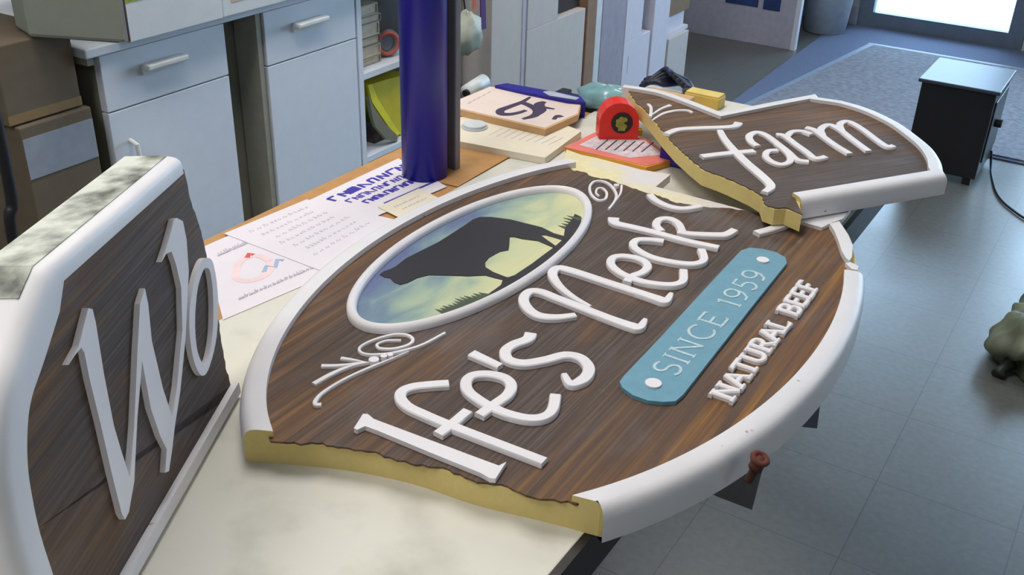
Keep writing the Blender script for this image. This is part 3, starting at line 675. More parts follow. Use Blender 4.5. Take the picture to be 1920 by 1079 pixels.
# outline travelled counter-clockwise in the local plane: bottom right -> ... keep the border on the inside
cen = wp(240, 700)
bl = wp(266, 1079)
innerc = [wp(x, y, .038) for x, y in [(120, 527), (112, 585), (82, 680), (60, 745), (52, 800), (52, 870), (60, 930), (75, 1000), (100, 1079)]]
bwid = .0245
top_in_R = wp(345, 325)
# outer curved end, offset from the inner line, carried on below the frame by symmetry
ext = [innerc[-1] + (innerc[-1] - innerc[-2]) * .6 + Vector((.004, 0)), ]
x_end = innerc[-1].x + .025
botY = 0.0
inner_path = [Vector((topR.x, (top_in_R.y)))] + [innerc[0]] + catmull(innerc[1:], 4) + [Vector((x_end, botY + .014))]
outp = [topR, notch]
cc = catmull(innerc[1:], 4)
for i, p in enumerate(cc):
    q = cc[min(i + 1, len(cc) - 1)] - cc[max(i - 1, 0)]; nn = Vector((q.y, -q.x)).normalized()
    if nn.x > 0 and p.x < cen.x: nn = -nn
    if (p + nn * .01 - cen).length < (p - cen).length: nn = -nn
    outp.append(p + nn * bwid * 1.25)
outp.append(Vector((x_end + .012, 0.0)))
outp[2] = notch + (outp[3] - notch) * .25
# strips between the matched outlines
def strip(g, O, I, prof, mi=0, em=1):
    v = []; k = len(prof); n = len(O)
    for a, b in zip(O, I):
        for q, z in prof: c = a.lerp(b, q); v.append((c.x, c.y, z))
    g.add(v, [(i * k + j, (i + 1) * k + j, (i + 1) * k + (j + 1) % k, i * k + (j + 1) % k) for i in range(n - 1) for j in range(k)], mi)
    g.add(v[:k], [tuple(range(k))], em); g.add(v[-k:], [tuple(range(k))[::-1]], em)
nI = len(inner_path); O = outp[:nI]
while len(O) < nI: O.append(outp[-1])
PROFW = [(0, -.014)] + PROF[1:-1] + [(.9, -.014)]
g = G(); strip(g, O, inner_path, PROFW)
woB = g.build('border', [M_WSIGN, M_FOAM], wo, local=True, smooth=2)
woB['label'] = 'white border, green grey with mildew along the top edge'
# mildew lies on the outer edge of the board
g = G(); PT = [(0, .0005), (-.012, .0005), (-.012, .030), (0, .0305)]
v = []; n = 3
E_ = [(topR, Vector((0, 1))), (notch, Vector((0, 1)))]
g = G()
tq = []
for (a, b) in zip(O[:2], O[1:2] + O[2:3]): pass
a = O[0]; b = O[1]; t = (b - a).normalized(); nn = Vector((-t.y, t.x)); nn = nn if nn.y > 0 else -nn
rnd = random.Random(2)
g.add([(a.x, a.y, -.0135), (b.x, b.y, -.0135), (b.x, b.y, .026), (a.x, a.y, .026)] + [(a.x + nn.x * .0006, a.y + nn.y * .0006, -.0135), (b.x + nn.x * .0006, b.y + nn.y * .0006, -.0135), (b.x + nn.x * .0006, b.y + nn.y * .0006, .026), (a.x + nn.x * .0006, a.y + nn.y * .0006, .026)],
      [(0, 1, 2, 3), (4, 7, 6, 5), (0, 4, 5, 1), (1, 5, 6, 2), (2, 6, 7, 3), (3, 7, 4, 0)])
c = O[3]; t = (c - b).normalized(); nn2 = Vector((-t.y, t.x)); nn2 = nn2 if nn2.dot(b - cen) > 0 else -nn2
g.add([(b.x + nn2.x * s, b.y + nn2.y * s, z) for s in (0, .0006) for z in (-.0135, .026)] + [(c.x + nn2.x * s, c.y + nn2.y * s, z) for s in (0, .0006) for z in (-.0135, .026)],
      [(0, 1, 3, 2), (4, 6, 7, 5), (0, 2, 6, 4), (1, 5, 7, 3), (2, 3, 7, 6), (0, 4, 5, 1)])
g.build('mildewed_edge', M_MOULD, wo, local=True)
brw = [wp(x, y, .031) for x, y in [(345, 318), (352, 350), (362, 390), (374, 425), (380, 445), (386, 470), (390, 520), (400, 570), (411, 610), (417, 650), (424, 690), (432, 720), (441, 738)]]
jw = jag(brw, .005, .0015, 12)
br0 = Vector((jw[-1].x, .012)); 
loopI = [p.lerp(q, .5) for p, q in zip(inner_path, O)]
core = jw + [Vector((jw[-1].x, 0.0))] + [Vector((O[-1].x + (-.006), 0.0))] + list(reversed(loopI))[1:]
G().prism([(p.x, p.y) for p in core], -.0138, .0288).build('foam_core', M_FOAM, wo, local=True)
core2 = [p + Vector((-.001, 0)) if False else p for p in jw] + [Vector((jw[-1].x, .010))] + [Vector((inner_path[-1].x, .010))] + list(reversed([p.lerp(q, .12) for p, q in zip(inner_path, O)]))[1:]
G().prism([(p.x, p.y) for p in core2], .0288, ZF).build('face', M_FACE, wo, local=True)
g = G(); bA = Vector((jw[-1].x - .001, 0)); bB = Vector((O[-1].x - .002, 0))
lo, hi = min(bA.x, bB.x), max(bA.x, bB.x)
g.box((lo, 0.0, .0285), (hi, .0125, .038)); g.build('bottom_border', M_WSIGN, wo, local=True)
Wpoly = [(131, 685), (150, 650), (168, 578), (176, 580), (182, 605), (197, 700), (216, 799), (231, 850), (246, 896), (254, 799), (260, 660), (265, 570), (274, 541), (280, 570), (287, 640), (308, 730), (325, 782), (334, 725), (344, 620), (342, 540), (332, 495), (324, 472), (314, 476), (305, 492), (314, 465), (324, 430), (328, 412), (334, 409), (345, 415), (352, 450), (356, 510), (350, 635), (340, 735), (330, 800), (325, 843), (319, 884), (312, 887), (315, 843), (303, 819), (285, 766), (269, 677), (260, 782), (254, 904), (244, 961), (237, 975), (231, 965), (226, 945), (211, 884), (191, 795), (171, 713), (161, 662), (155, 652), (142, 668)]
g = G(); g.prism([wp(x, y, .0372) for x, y in Wpoly], ZL0, ZL1); g.build('letter', M_WHITE, wo, local=True)['label'] = 'letter W'
oo = catmull([wp(x, y, .0372) for x, y in [(390, 484), (379, 492), (367, 527), (358, 580), (358, 630), (366, 678), (379, 704), (392, 695), (406, 645), (411, 590), (409, 535), (401, 492)]], 4, True)
oi = catmull([wp(x, y, .0372) for x, y in [(390, 503), (383, 508), (373, 540), (368, 590), (369, 635), (374, 665), (384, 684), (392, 674), (399, 640), (402, 600), (401, 545), (396, 510)]], 4, True)
g = G(); k = len(oo); v = [(p.x, p.y, ZL0) for p in oo] + [(p.x, p.y, ZL1) for p in oo] + [(p.x, p.y, ZL1) for p in oi] + [(p.x, p.y, ZL0) for p in oi]
f = [(r * k + i, r * k + (i + 1) % k, ((r + 1) % 4) * k + (i + 1) % k, ((r + 1) % 4) * k + i) for r in range(4) for i in range(k)]
g.add(v, f); g.build('letter', M_WHITE, wo, local=True)['label'] = 'letter o'
# ================================================================== ROLL AND POST
def cyl(g, c, r, z0, z1, seg=40, mi=0, bev=0):
    g.prism([(c[0] + r * cos(2 * pi * i / seg), c[1] + r * sin(2 * pi * i / seg)) for i in range(seg)], z0, z1, mi)
rc = ((onz(755, 338).x + onz(835, 345).x) / 2 - .016, (onz(755, 338).y + onz(835, 345).y) / 2 + .024)
RR = (onz(835, 345) - onz(755, 338)).length / 2 * 1.05
t = thing('vinyl_roll', 'deep blue glossy vinyl roll standing upright on the table before a grey post', 'vinyl roll', (rc[0], rc[1], TZ))
g = G(); cyl(g, rc, RR, TZ + .001, TZ + .62, 56); o = g.build('roll', M_NAVY, t, smooth=False)
for p_ in o.data.polygons: p_.use_smooth = abs(p_.normal.z) < .5
g = G(); cyl(g, rc, RR * .45, TZ + .60, TZ + .625, 32); g.build('core', M_ROLLEND, t)
pc = onz(857, 322); pc.y = max(pc.y, rc[1] + RR + .003); pc.x = pc.x - .003
G().box((pc.x - .05, pc.y, TZ), (pc.x, pc.y + .014, HC), bev=.002).build('steel_post', M_POST, None, origin=Vector((pc.x, pc.y, TZ)))
tag(bpy.data.objects['steel_post'], 'dark grey square metal post standing directly behind the blue roll', 'post')
# ================================================================== PAPERS ON THE TABLE
def sheet(name, label, pts, z, m, cat='paper', th=.0006, curl=0.0):
    t = thing(name, label, cat, onz(*pts[0], z))
    g = G(); C4 = [onz(x, y, z) for x, y in pts]; g.quad3(*C4, th); g.build('sheet', m, t); return t, C4
def on_sheet(C4, u, v, dz=.0003):
    return C4[0].lerp(C4[1], u).lerp(C4[3].lerp(C4[2], u), v) + Vector((0, 0, dz))
def marks(t, C4, items, m, name='print', dz=.0003):
    """items: polylines in sheet coords (u, v) with width in metres"""
    g = G()
    for pts, w in items:
        P = [on_sheet(C4, u, v, 0) for u, v in pts]; z = P[0].z
        ribbon(g, [(p.x, p.y) for p in P], w, z + .00002, z + dz, bev=.2)
    return g.build(name, m, t)
def scribble_line(u0, u1, v, n, h, seed, slant=.0):
    rnd = random.Random(seed); out = []; u = u0
    while u < u1:
        w = rnd.uniform(.4, 1) * (u1 - u0) / n
        out.append([(u, v), (u + w * .3, v - h * rnd.uniform(.4, 1)), (u + w * .55, v), (u + w * .8, v - h * rnd.uniform(.2, .6))]); u += w * 1.25
    return out
# crayon sheet (lowest)
t, C4 = sheet('drawing_sheet', 'white sheet with pink and blue drawing on the table, beside the standing fragment', [(383, 462), (520, 402), (640, 505), (418, 600)], .0010, M_PAPER)
g_it = lambda *a: a
marks(t, C4, [(catmull([Vector((.38 + .17 * cos(k) * (1 + .1 * sin(3 * k)), .55 + .16 * sin(k), 0))[:2] for k in [i * .7 for i in range(10)]], 4), .010)], M_PINK, 'pink_drawing')
marks(t, C4, [([(.45, .66), (.5, .60), (.56, .66), (.62, .58), (.66, .62)], .006)], M_SKYINK, 'blue_drawing', .0005)
marks(t, C4, [([(.38, .40), (.42, .36), (.45, .40)], .007)], M_REDINK, 'red_drawing', .0006)
marks(t, C4, [(p, .0022) for p in scribble_line(.12, .52, .22, 9, .06, 3)], M_INKG, 'lettering', .0007)
marks(t, C4, [(p, .0020) for p in scribble_line(.16, .88, .86, 20, .05, 4)], M_INKG, 'lettering', .0007)
t, C4 = sheet('printed_sheet', 'white sheet printed with bold blue lettering, lying at the foot of the blue roll', [(545, 392), (747, 297), (838, 350), (690, 412)], .0014, M_PAPER)
it = []
rnd = random.Random(8)
up = [((.30, .10), .0), ]
for row, (v, hh, u0, u1, n, w) in enumerate([(.22, .13, .22, .98, 8, .0052), (.42, .10, .25, .98, 11, .0032), (.60, .10, .30, .98, 12, .0038), (.80, .05, .36, 1.0, 3, .0045)]):
    u = u0
    for k in range(n):
        wd = (u1 - u0) / n * rnd.uniform(.55, .8)
        if row == 3: it.append(([(u, v), (u + wd * 1.4, v)], w))
        else:
            it.append(([(u, v + hh / 2), (u, v - hh / 2)], w)); it.append(([(u, v - hh / 2), (u + wd, v + (hh / 2 if k % 2 else -hh / 2))], w * .8))
            if k % 3: it.append(([(u + wd, v - hh / 2), (u + wd, v + hh / 2)], w))
        u += (u1 - u0) / n
it.append(([(.36, .22), (.46, .22)], .016))
marks(t, C4, it, M_INKB, 'blue_print')
t, C4 = sheet('pencil_sketch', 'white paper with faint pencil lines, overlapping the drawing and the blue printed sheet', [(420, 438), (575, 374), (750, 414), (602, 508)], .0020, M_PAPER)
it = []
for k in range(7):
    v = .15 + k * .11; it += [(p, .0009) for p in scribble_line(.15 + .03 * (k % 3), .85 - .05 * (k % 2), v, 10, .05, 20 + k)]
marks(t, C4, it, M_INKG, 'pencil_lines')
t, C4 = sheet('note_paper', 'small cream note lying on the blue printed sheet in front of the roll', [(708, 388), (786, 353), (828, 374), (752, 410)], .0026, M_CREAM)
marks(t, C4, [(p, .0012) for p in scribble_line(.2, .8, .4, 8, .1, 40)] + [(p, .0012) for p in scribble_line(.25, .8, .65, 8, .1, 41)], M_INKG, 'pencil_lines')
t, C4 = sheet('envelope', 'tan envelope with a small blue logo, lying right of the post', [(845, 262), (962, 290), (858, 350), (795, 335)], .0012, M_PLY, 'envelope')
marks(t, C4, [([(.14, .62), (.28, .58)], .014)], M_INKB, 'blue_logo')
marks(t, C4, [(p, .0016) for p in scribble_line(.22, .42, .85, 6, .06, 44)], M_INKG, 'small_print')
# ================================================================== BOARD STACK
def slab(name, label, pts, z, th, m, cat, edge=None):
    t = thing(name, label, cat, onz(*pts[0], z)); C4 = [onz(x, y, z) for x, y in pts]
    G().quad3(*C4, .0015).build('top_sheet', m, t)
    lo = [c - Vector((0, 0, .0016)) for c in C4]; G().quad3(*lo, th - .0016).build('board', edge or m, t)
    return t, C4
t = thing('sample_board', 'long cream sample board with ruled lines, lying under the tan logo board', 'board', onz(900, 240, 0))
def polyslab(t, name, pts, z, th, m):
    P = [onz(x, y, z) for x, y in pts]; g = G(); g.prism([(p.x, p.y) for p in P], TZ + z - th, TZ + z); return g.build(name, m, t)
polyslab(t, 'board', [(830, 222), (1000, 210), (1090, 246), (1022, 296), (845, 262)], .012, .0115, M_CREAM)
g = G()
for k in range(9):
    a = onz(*zl(380 + 95 * k, 700 + 15 * k), .012); b = onz(*zl(560 + 95 * k, 610 + 15 * k), .012); ribbon(g, [(a.x, a.y), (b.x, b.y)], .0013, TZ + .0121, TZ + .0123)
g.build('ruled_lines', M_INKG, t)
t = thing('jar_lid', 'round white lid lying on the cream sample board by the post', 'lid', onz(885, 235, .021))
c = onz(*zl(200, 570), .016); g = G(); g.prism([(c.x + .020 * cos(k * pi / 16), c.y + .020 * sin(k * pi / 16)) for k in range(32)], TZ + .0145, TZ + .0185); g.build('lid_disc', M_BIN, t)
g = G(); g.prism([(c.x + .023 * cos(k * pi / 16), c.y + .023 * sin(k * pi / 16)) for k in range(32)], TZ + .0122, TZ + .0144); g.build('lid_rim', M_SILV, t)
t = thing('logo_board', 'tan board with a large dark monogram, on top of the board stack', 'board', onz(919, 163, .04))
polyslab(t, 'board', [(835, 197), (919, 162), (1092, 188), (1084, 215), (1022, 243), (850, 203)], .0240, .0118, M_BOARDK)
polyslab(t, 'printed_face', [(838, 196), (919, 163), (1090, 188), (1082, 213), (1022, 240), (852, 201)], .0246, .0006, mat('tan_board_face', srgb(222, 204, 196), .8, var=.03))
g = G(); 
for pts, w in [([(905, 215), (800, 280), (640, 340), (530, 385), (540, 428), (640, 435), (760, 415), (850, 385)], [.004, .010, .012, .013, .009, .006]), ([(810, 290), (900, 325), (985, 385), (960, 450), (810, 495)], [.012, .012, .012, .012, .005]), ([(1090, 275), (1020, 310), (1040, 380), (990, 440)], [.006, .016, .016, .008]), ([(1060, 345), (1210, 368)], [.010, .004]), ([(1200, 500), (1250, 455), (1300, 470)], [.006, .009])]:
    P = catmull([onz(*zl(x, y), .0247) for x, y in pts], 5); ribbon(g, [(p.x, p.y) for p in P], [w_ * 1.25 for w_ in w], TZ + .02462, TZ + .0249)
g.build('monogram', M_INKD, t)
g = G()
for k in range(5):
    a = onz(*zl(120 + 60 * k, 300 - 32 * k), .0247); b = onz(*zl(160 + 60 * k, 275 - 32 * k), .0247); ribbon(g, [(a.x, a.y), (b.x, b.y)], .003, TZ + .02462, TZ + .0248)
g.build('small_print', mat('faint_print', srgb(190, 172, 168), .8), t)
t = thing('plastic_pouch', 'glossy dark blue plastic pouch behind the tan logo board', 'pouch', onz(1000, 172, .03))
polyslab(t, 'pouch_body', [(928, 160), (950, 156), (1088, 180), (1098, 192), (1064, 189), (985, 173)], .030, .029, M_NAVY)
polyslab(t, 'pouch_glint', [(1018, 172), (1030, 170), (1086, 183), (1080, 187), (1030, 179)], .0315, .0012, M_SILV)  # pale strip paints a glossy reflection onto the pouch
def lump(g, c, sx, sy, sz, seed=1, rough=.25, seg=20, rings=12, flat=True, mi=0):
    rnd = random.Random(seed); ph = [rnd.uniform(0, 6.28) for _ in range(9)]
    v = []; f = []
    for i in range(rings + 1):
        a = pi * i / rings
        for k in range(seg):
            b = 2 * pi * k / seg
            r = 1 + rough * (.45 * sin(3 * b + ph[0] + 2 * a) + .35 * sin(5 * b + ph[1] - 3 * a) + .3 * sin(7 * a + ph[2] + 2 * b) + .22 * sin(11 * b + ph[3] + 4 * a) + .15 * sin(17 * b + 9 * a + ph[4]))
            x, y, z = sin(a) * cos(b) * r, sin(a) * sin(b) * r, cos(a) * r
            if flat and z < -.55: z = -.55
            v.append((c[0] + x * sx, c[1] + y * sy, c[2] + (z + (.55 if flat else 0)) * sz))
    for i in range(rings):
        for k in range(seg): f.append((i * seg + k, i * seg + (k + 1) % seg, (i + 1) * seg + (k + 1) % seg, (i + 1) * seg + k))
    g.add(v, f, mi)
g = G(); p = onz(1135, 200, .0); lump(g, (p.x, p.y, TZ + .001), .062, .036, .026, 5, .16)
tag(g.build('plastic_bag', M_TEAL, smooth=True), 'crumpled teal plastic film just behind the red tape measure', 'plastic bag')
# magazine with coral edge, yellow pad under the break
t = thing('magazine', 'printed magazine with coral and orange edge, under the red tape measure', 'magazine', onz(1058, 277))
polyslab(t, 'pages', [(1060, 276), (1118, 248), (1215, 262), (1262, 300), (1212, 314)], .011, .010, M_ORANGE)
polyslab(t, 'cover', [(1058, 276), (1118, 247), (1215, 261), (1264, 299), (1212, 311)], .0118, .0008, mat('coral_cover', srgb(222, 120, 110), .6))
polyslab(t, 'cover_print', [(1086, 272), (1120, 254), (1210, 264), (1245, 290), (1180, 296)], .0122, .0004, mat('cover_print_paper', srgb(206, 192, 198), .7, var=.2, scale=110))
g = G()
for k in range(6):
    a = onz(1118 + k * 17, 280 + k * 1, .0124); b = onz(1140 + k * 17, 262 + k * 1, .0124); ribbon(g, [(a.x, a.y), (b.x, b.y)], .0025, TZ + .0122, TZ + .0125)
g.build('cover_lettering', M_INKD, t)
t = thing('wood_scrap', 'dark scrap block propping up the Farm fragment', 'block', onz(1240, 310))
G().box((-.62, 1.46, TZ + .0005), (-.52, 1.56, TZ + .038), bev=.003).build('block', M_NAVY, t)
t = thing('board_scrap', 'small stack of pale boards behind the tape measure', 'board', (-.74, 1.64, TZ))
G().box((-.76, 1.665, TZ + .0005), (-.66, 1.72, TZ + .018), bev=.002).build('lower_board', M_CREAM, t)
G().box((-.755, 1.67, TZ + .0185), (-.67, 1.715, TZ + .038), bev=.002).build('upper_board', M_BOARDK, t)
# ================================================================== TAPE MEASURE
tl = onz(1122, 262, .012); tr = onz(1196, 262, .012)
dx = (tr - tl); dx.z = 0; wid = dx.length; dx.normalize(); dn = Vector((dx.y, -dx.x, 0))
T_ = Frame(tl - dn * 0, dx, Vector((0, 0, 1)))
tape = thing('tape_measure', 'bright red tape measure standing on the magazine against the foam edge of the Farm fragment', 'tape measure', M=T_.M)
hgt = wid * .96
prof = [(0.02, 0), (.98, 0), (1.0, .06), (1.0, .45), (.96, .66), (.86, .84), (.70, .95), (.5, 1.0), (.32, .97), (.15, .86), (.04, .68), (0, .5), (0, .06)]
sh = [(x * wid, y * hgt) for x, y in prof]
bmz = G(); bmz.prism(sh, -.036, 0)
o = bmz.build('case', M_RED, tape, local=True)
bv = o.modifiers.new('bevel', 'BEVEL'); bv.width = .004; bv.segments = 3; bv.limit_method = 'ANGLE'; bv.angle_limit = radians(60)
cx, cy = wid * .56, hgt * .46
g = G(); g.prism([(cx + wid * .27 * cos(k * pi / 16), cy + wid * .27 * sin(k * pi / 16)) for k in range(32)], -.0005, .0016); g.build('badge', M_DARK, tape, local=True)
g = G()
for s in range(7):
    a = s * 2 * pi / 7; r = wid * .11 if s else 0; g.prism([(cx + r * cos(a) + wid * .062 * cos(k * pi / 4), cy + r * sin(a) + wid * .062 * sin(k * pi / 4)) for k in range(8)], .0015, .0020 + s * .00005)
g.box((cx - wid * .09, cy - wid * .2, .0015), (cx + wid * .09, cy - wid * .08, .0022)); g.build('badge_emblem', mat('olive_emblem', srgb(150, 146, 56), .5, var=.3, scale=200), tape, local=True)
G().box((wid * .98, .002, -.024), (wid * 1.14, .012, -.012)).build('blade_tip', M_YEL, tape, local=True)
# ================================================================== FAR END OF TABLE
t = thing('power_cable', 'tangle of black and navy cable lying behind the Farm fragment', 'cable', onz(1255, 180))
g = G()
rnd = random.Random(6)
for k in range(5):
    pts = []
    for i in range(12):
        u = i / 11; p = onz(1205 + 95 * u, 168 + 14 * u, 0); pts.append(Vector((p.x, p.y + .012 * sin(4 * u * pi + k), TZ + .012 + .022 * abs(sin(pi * u)) * (.5 + .22 * k) + .005 * sin(9 * u + k))))
    g.tube(catmull(pts, 3), .0055, 8, 0 if k % 2 else 1)
g.build('cable', [M_DARK, mat('navy_rubber', srgb(24, 34, 70), .5)], t, smooth=True)
g = G(); p = onz(1300, 188); g.tube([(p.x - .02, p.y, TZ + .012), (p.x + .03, p.y + .0, TZ + .012)], .010, 12); g.build('plug', M_DARK, t)
t = thing('yellow_box', 'small yellow box at the far end of the table behind the Farm fragment', 'box', onz(1335, 190))
p = onz(1345, 196); G().box((p.x - .055, p.y - .035, TZ), (p.x + .015, p.y + .0, TZ + .022), bev=.002).build('box_body', mat('mustard_card', srgb(206, 172, 84), .7), t)
G().box((p.x - .053, p.y - .033, TZ + .0222), (p.x + .013, p.y - .002, TZ + .025), bev=.001).build('box_lid', mat('pale_mustard_card', srgb(222, 196, 110), .7), t)
# ================================================================== BRACKETS UNDER THE SIGN
def bracket(label, x, y, z, s=1.0):
    t = thing('rusty_bracket', label, 'bracket', (x, y, TZ + z))
    g = G(); g.add([(x - .035 * s, y - .055 * s, TZ - .012), (x + .004, y - .01, TZ - .004), (x + .004, y + .022 * s, TZ - .004), (x - .05 * s, y + .03 * s, TZ - .012),
                    (x - .02 * s, y - .055 * s, TZ - .075 * s), (x + .012, y - .015, TZ - .085 * s), (x + .012, y + .02 * s, TZ - .085 * s), (x - .03 * s, y + .03 * s, TZ - .075 * s)],
                   [(0, 1, 2, 3), (7, 6, 5, 4), (0, 4, 5, 1), (1, 5, 6, 2), (2, 6, 7, 3), (3, 7, 4, 0)])
    g.box((x - .09, y - .02, TZ - .030), (x - .02, y + .01, TZ - .013))
    g.build('plate', M_RUST, t)
    return t
bp = onx(1392, 905, -.185)
t = thing('rusty_clamp', 'rusty iron clamp with a round screw head sticking out below the oval sign', 'clamp', (-.19, .84, TZ - .02))
P1, P2, P3, P4 = onx(1325, 912, -.25), onx(1400, 850, -.25), onx(1432, 872, -.25), onx(1410, 957, -.25)
def plate(g, pts, th):
    b = [Vector((p.x - th, p.y + th * .2, p.z)) for p in pts]; n = len(pts)
    g.add(list(pts) + b, [tuple(range(n)), tuple(range(n, 2 * n))[::-1]] + [(i, i + n, (i + 1) % n + n, (i + 1) % n) for i in range(n)])
for q in (P1, P2, P3, P4): q.z = min(q.z, TZ - .026)
g = G(); plate(g, [P1, onx(1345, 932, -.25), P4, P3, P2], .03); g.build('jaw', mat('dark_brown_iron', srgb(58, 48, 42), .8, var=.2), t)
c = onx(1425, 861, -.185); g = G(); ax = Vector((.25, -.1, 1)).normalized()
def ring(g, c, ax, R, r, seg=24, s2=8):
    u = ax.orthogonal().normalized(); w = ax.cross(u); v = []
    for i in range(seg):
        a = 2 * pi * i / seg; d = u * cos(a) + w * sin(a)
        for k in range(s2): b = 2 * pi * k / s2; v.append(c + d * (R + r * cos(b)) + ax * r * sin(b))
    g.add(v, [(i * s2 + k, ((i + 1) % seg) * s2 + k, ((i + 1) % seg) * s2 + (k + 1) % s2, i * s2 + (k + 1) % s2) for i in range(seg) for k in range(s2)])
ring(g, c, ax, .0062, .0028); g.tube([c - ax * .012, c + ax * .001], .0065, 12); g.build('screw_head', mat('rusty_red_iron', srgb(96, 50, 38), .8, var=.3, scale=90), t, smooth=True)
g = G(); g.tube([c - ax * .012, c - ax * .03], .004, 10); g.build('screw_rod', M_RUST, t)
t = thing('rusty_clamp', 'small dark clamp end below the oval sign, beyond the round-headed rusty one', 'clamp', (-.22, 1.09, TZ - .06))
Q = [onx(1490, 800, -.25), onx(1512, 745, -.25), onx(1541, 735, -.25), onx(1532, 804, -.25)]
for q in Q: q.z = min(q.z, TZ - .026)
g = G(); plate(g, Q, .03); g.build('jaw', mat('dark_iron', srgb(40, 36, 44), .7, var=.2), t)
g = G(); g.tube([Q[0].lerp(Q[2], .5) - Vector((.02, 0, 0)), Vector((-.30, 1.05, TZ - .07))], .007, 10); g.build('clamp_bar', M_DARK, t)
# ================================================================== CABINETS
CX = -1.78; CT = TZ + .035
def handle_bar(g, x, ya, yb, z):
    g.tube([(x, ya, z), (x + .022, ya + .006, z), (x + .026, (ya + yb) / 2, z), (x + .022, yb - .006, z), (x, yb, z)], .006, 10)
def cabinet(label, y0, y1, gapz, handle_side):
    t = thing('base_cabinet', label, 'cabinet', (CX, (y0 + y1) / 2, 0))
    g = G(); g.box((CX - .55, y0 + .004, .10), (CX - .022, y1 - .004, CT - .022)); g.box((CX - .5, y0 + .02, 0), (CX - .07, y1 - .02, .10)); g.build('body', M_CABGREY, t)
    d = G().box((CX - .021, y0 + .003, gapz + .0015), (CX, y1 - .003, CT - .024), bev=.0015).build('drawer', M_CAB, t)
    g = G(); ym = y0 + (y1 - y0) * .45; zc = (gapz + CT) / 2 + .005
    g.box((CX, ym - .055, zc - .006), (CX + .026, ym + .055, zc + .006), bev=.003); g.box((CX, ym - .055, zc - .018), (CX + .006, ym + .055, zc - .004)); h = g.build('handle', M_HANDLE, d)
    d = G().box((CX - .021, y0 + .003, .11), (CX, y1 - .003, gapz - .0015), bev=.0015).build('door', M_CAB, t)
    g = G(); yh = y0 + .045
    if handle_side: g.tube([(CX, yh, gapz - .07), (CX + .022, yh, gapz - .076), (CX + .026, yh, gapz - .12), (CX + .022, yh, gapz - .165), (CX, yh, gapz - .17)], .005, 10); h = g.build('handle', M_HANDLE, d) if handle_side else None
    return t
c1a = onx(200, 210, CX).y; c1b = onx(431, 140, CX).y; c2a = onx(500, 120, CX).y; c2b = onx(669, 75, CX).y
gz1 = onx(320, 176, CX).z; gz2 = onx(590, 97, CX).z
cabinet('white cabinet unit with drawer and door, behind the standing Wo fragment', c1a, c1b, gz1, -1)
cabinet('white cabinet unit with drawer and door, nearest the open shelf', c2a, c2b, gz2, 0)
t = thing('shaded_opening', 'grey sheet standing in for the shaded opening between the two white cabinets', 'panel', (CX, c1b + .05, 0))
G().box((CX - .10, c1b + .003, 0), (CX - .085, c2a - .003, CT - .022)).build('recess_back', M_CABGREY, t)  # grey sheet closes the gap, its tone standing in for shade
G().box((CX - .08, c2a - .018, 0), (CX - .006, c2a - .003, CT - .022)).build('light_edge', mat('pale_grey_edge', srgb(150, 146, 132), .6), t)
t = thing('countertop', 'white countertop running over the cabinets under the cartons', 'countertop', (CX, 1.8, CT))
G().box((X0 + .01, c1a - .035, CT - .02), (CX + .012, 2.54, CT), bev=.003).build('top', M_CAB, t)
G().box((X0 + .01, c1a - .03, CT - .035), (CX + .006, c1a - .015, CT - .021)).build('edge_strip', M_CABGREY, t)
# open shelf unit
S0, S1 = c2b + .004, 2.52
t = thing('open_shelf', 'open shelf unit beside the second white cabinet, behind the blue roll', 'shelf unit', (CX, S0, 0))
zs = onx(711, 128, CX).z; zb = onx(708, 286, CX).z
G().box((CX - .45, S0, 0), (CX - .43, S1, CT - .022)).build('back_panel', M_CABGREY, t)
G().box((CX - .43, S0, 0), (CX, S0 + .018, CT - .022)).build('side_panel', M_CAB, t)
G().box((CX - .43, S1 - .018, 0), (CX, S1, CT - .022)).build('side_panel', M_CAB, t)
for z in (zs, zb, .1): G().box((CX - .43, S0 + .018, z - .018), (CX, S1 - .018, z), bev=.001).build('shelf', M_CAB, t)
rnd = random.Random(11)
def book(y, z, w, h, d, label, m, grp):
    t = thing('book', label, 'book', (CX - .1, y, z), grp)
    G().box((CX - .04 - d, y + .002, z + .003), (CX - .042, y + w - .004, z + h - .003)).build('pages', M_BOOK, t)
    g = G(); g.box((CX - .04 - d, y, z), (CX - .038, y + w, z + .003)); g.box((CX - .04 - d, y, z + h - .003), (CX - .038, y + w, z + h)); g.box((CX - .04 - d, y + w - .003, z + .003), (CX - .038, y + w, z + h - .003)); g.build('cover', m, t)
zz0 = zs + .0005
hs = [.022, .03, .026, .034, .022, .03, .028, .024]
cols = [(150, 140, 130), (190, 176, 150), (120, 112, 104), (196, 188, 170), (140, 130, 120), (180, 170, 150), (110, 104, 100), (170, 160, 144)]
pos = ['bottom', 'second from the bottom', 'third from the bottom', 'fourth from the bottom', 'fifth from the bottom', 'sixth from the bottom', 'seventh from the bottom', 'topmost']
for k, h in enumerate(hs[:6]):
    book(S0 + .022 + rnd.uniform(0, .006), zz0, .115 + rnd.uniform(-.01, .01), h, .3, 'cream paged book on the open shelf, %s of its stack' % pos[k], mat('book_cover_%s' % 'abcdefgh'[k], srgb(*cols[k]), .7), 'books on the open shelf'); zz0 += h + .0005
t = thing('tape_roll', 'roll of tape with coloured edge standing right of the book stack', 'tape roll', (CX - .08, S0 + .19, zs))
g = G(); ring(g, Vector((CX - .05, S0 + .185, zs + .041)), Vector((1, -.5, 0)).normalized(), .03, .010); g.build('grey_ring', M_POST, t, smooth=True)
g = G(); ring(g, Vector((CX - .043, S0 + .182, zs + .041)), Vector((1, -.5, 0)).normalized(), .030, .0045); g.build('red_ring', M_REDINK, t, smooth=True)
t = thing('yellow_tray', 'yellow plastic tray leaning inside the lower open shelf', 'tray', (CX - .1, S0 + .12, zb))
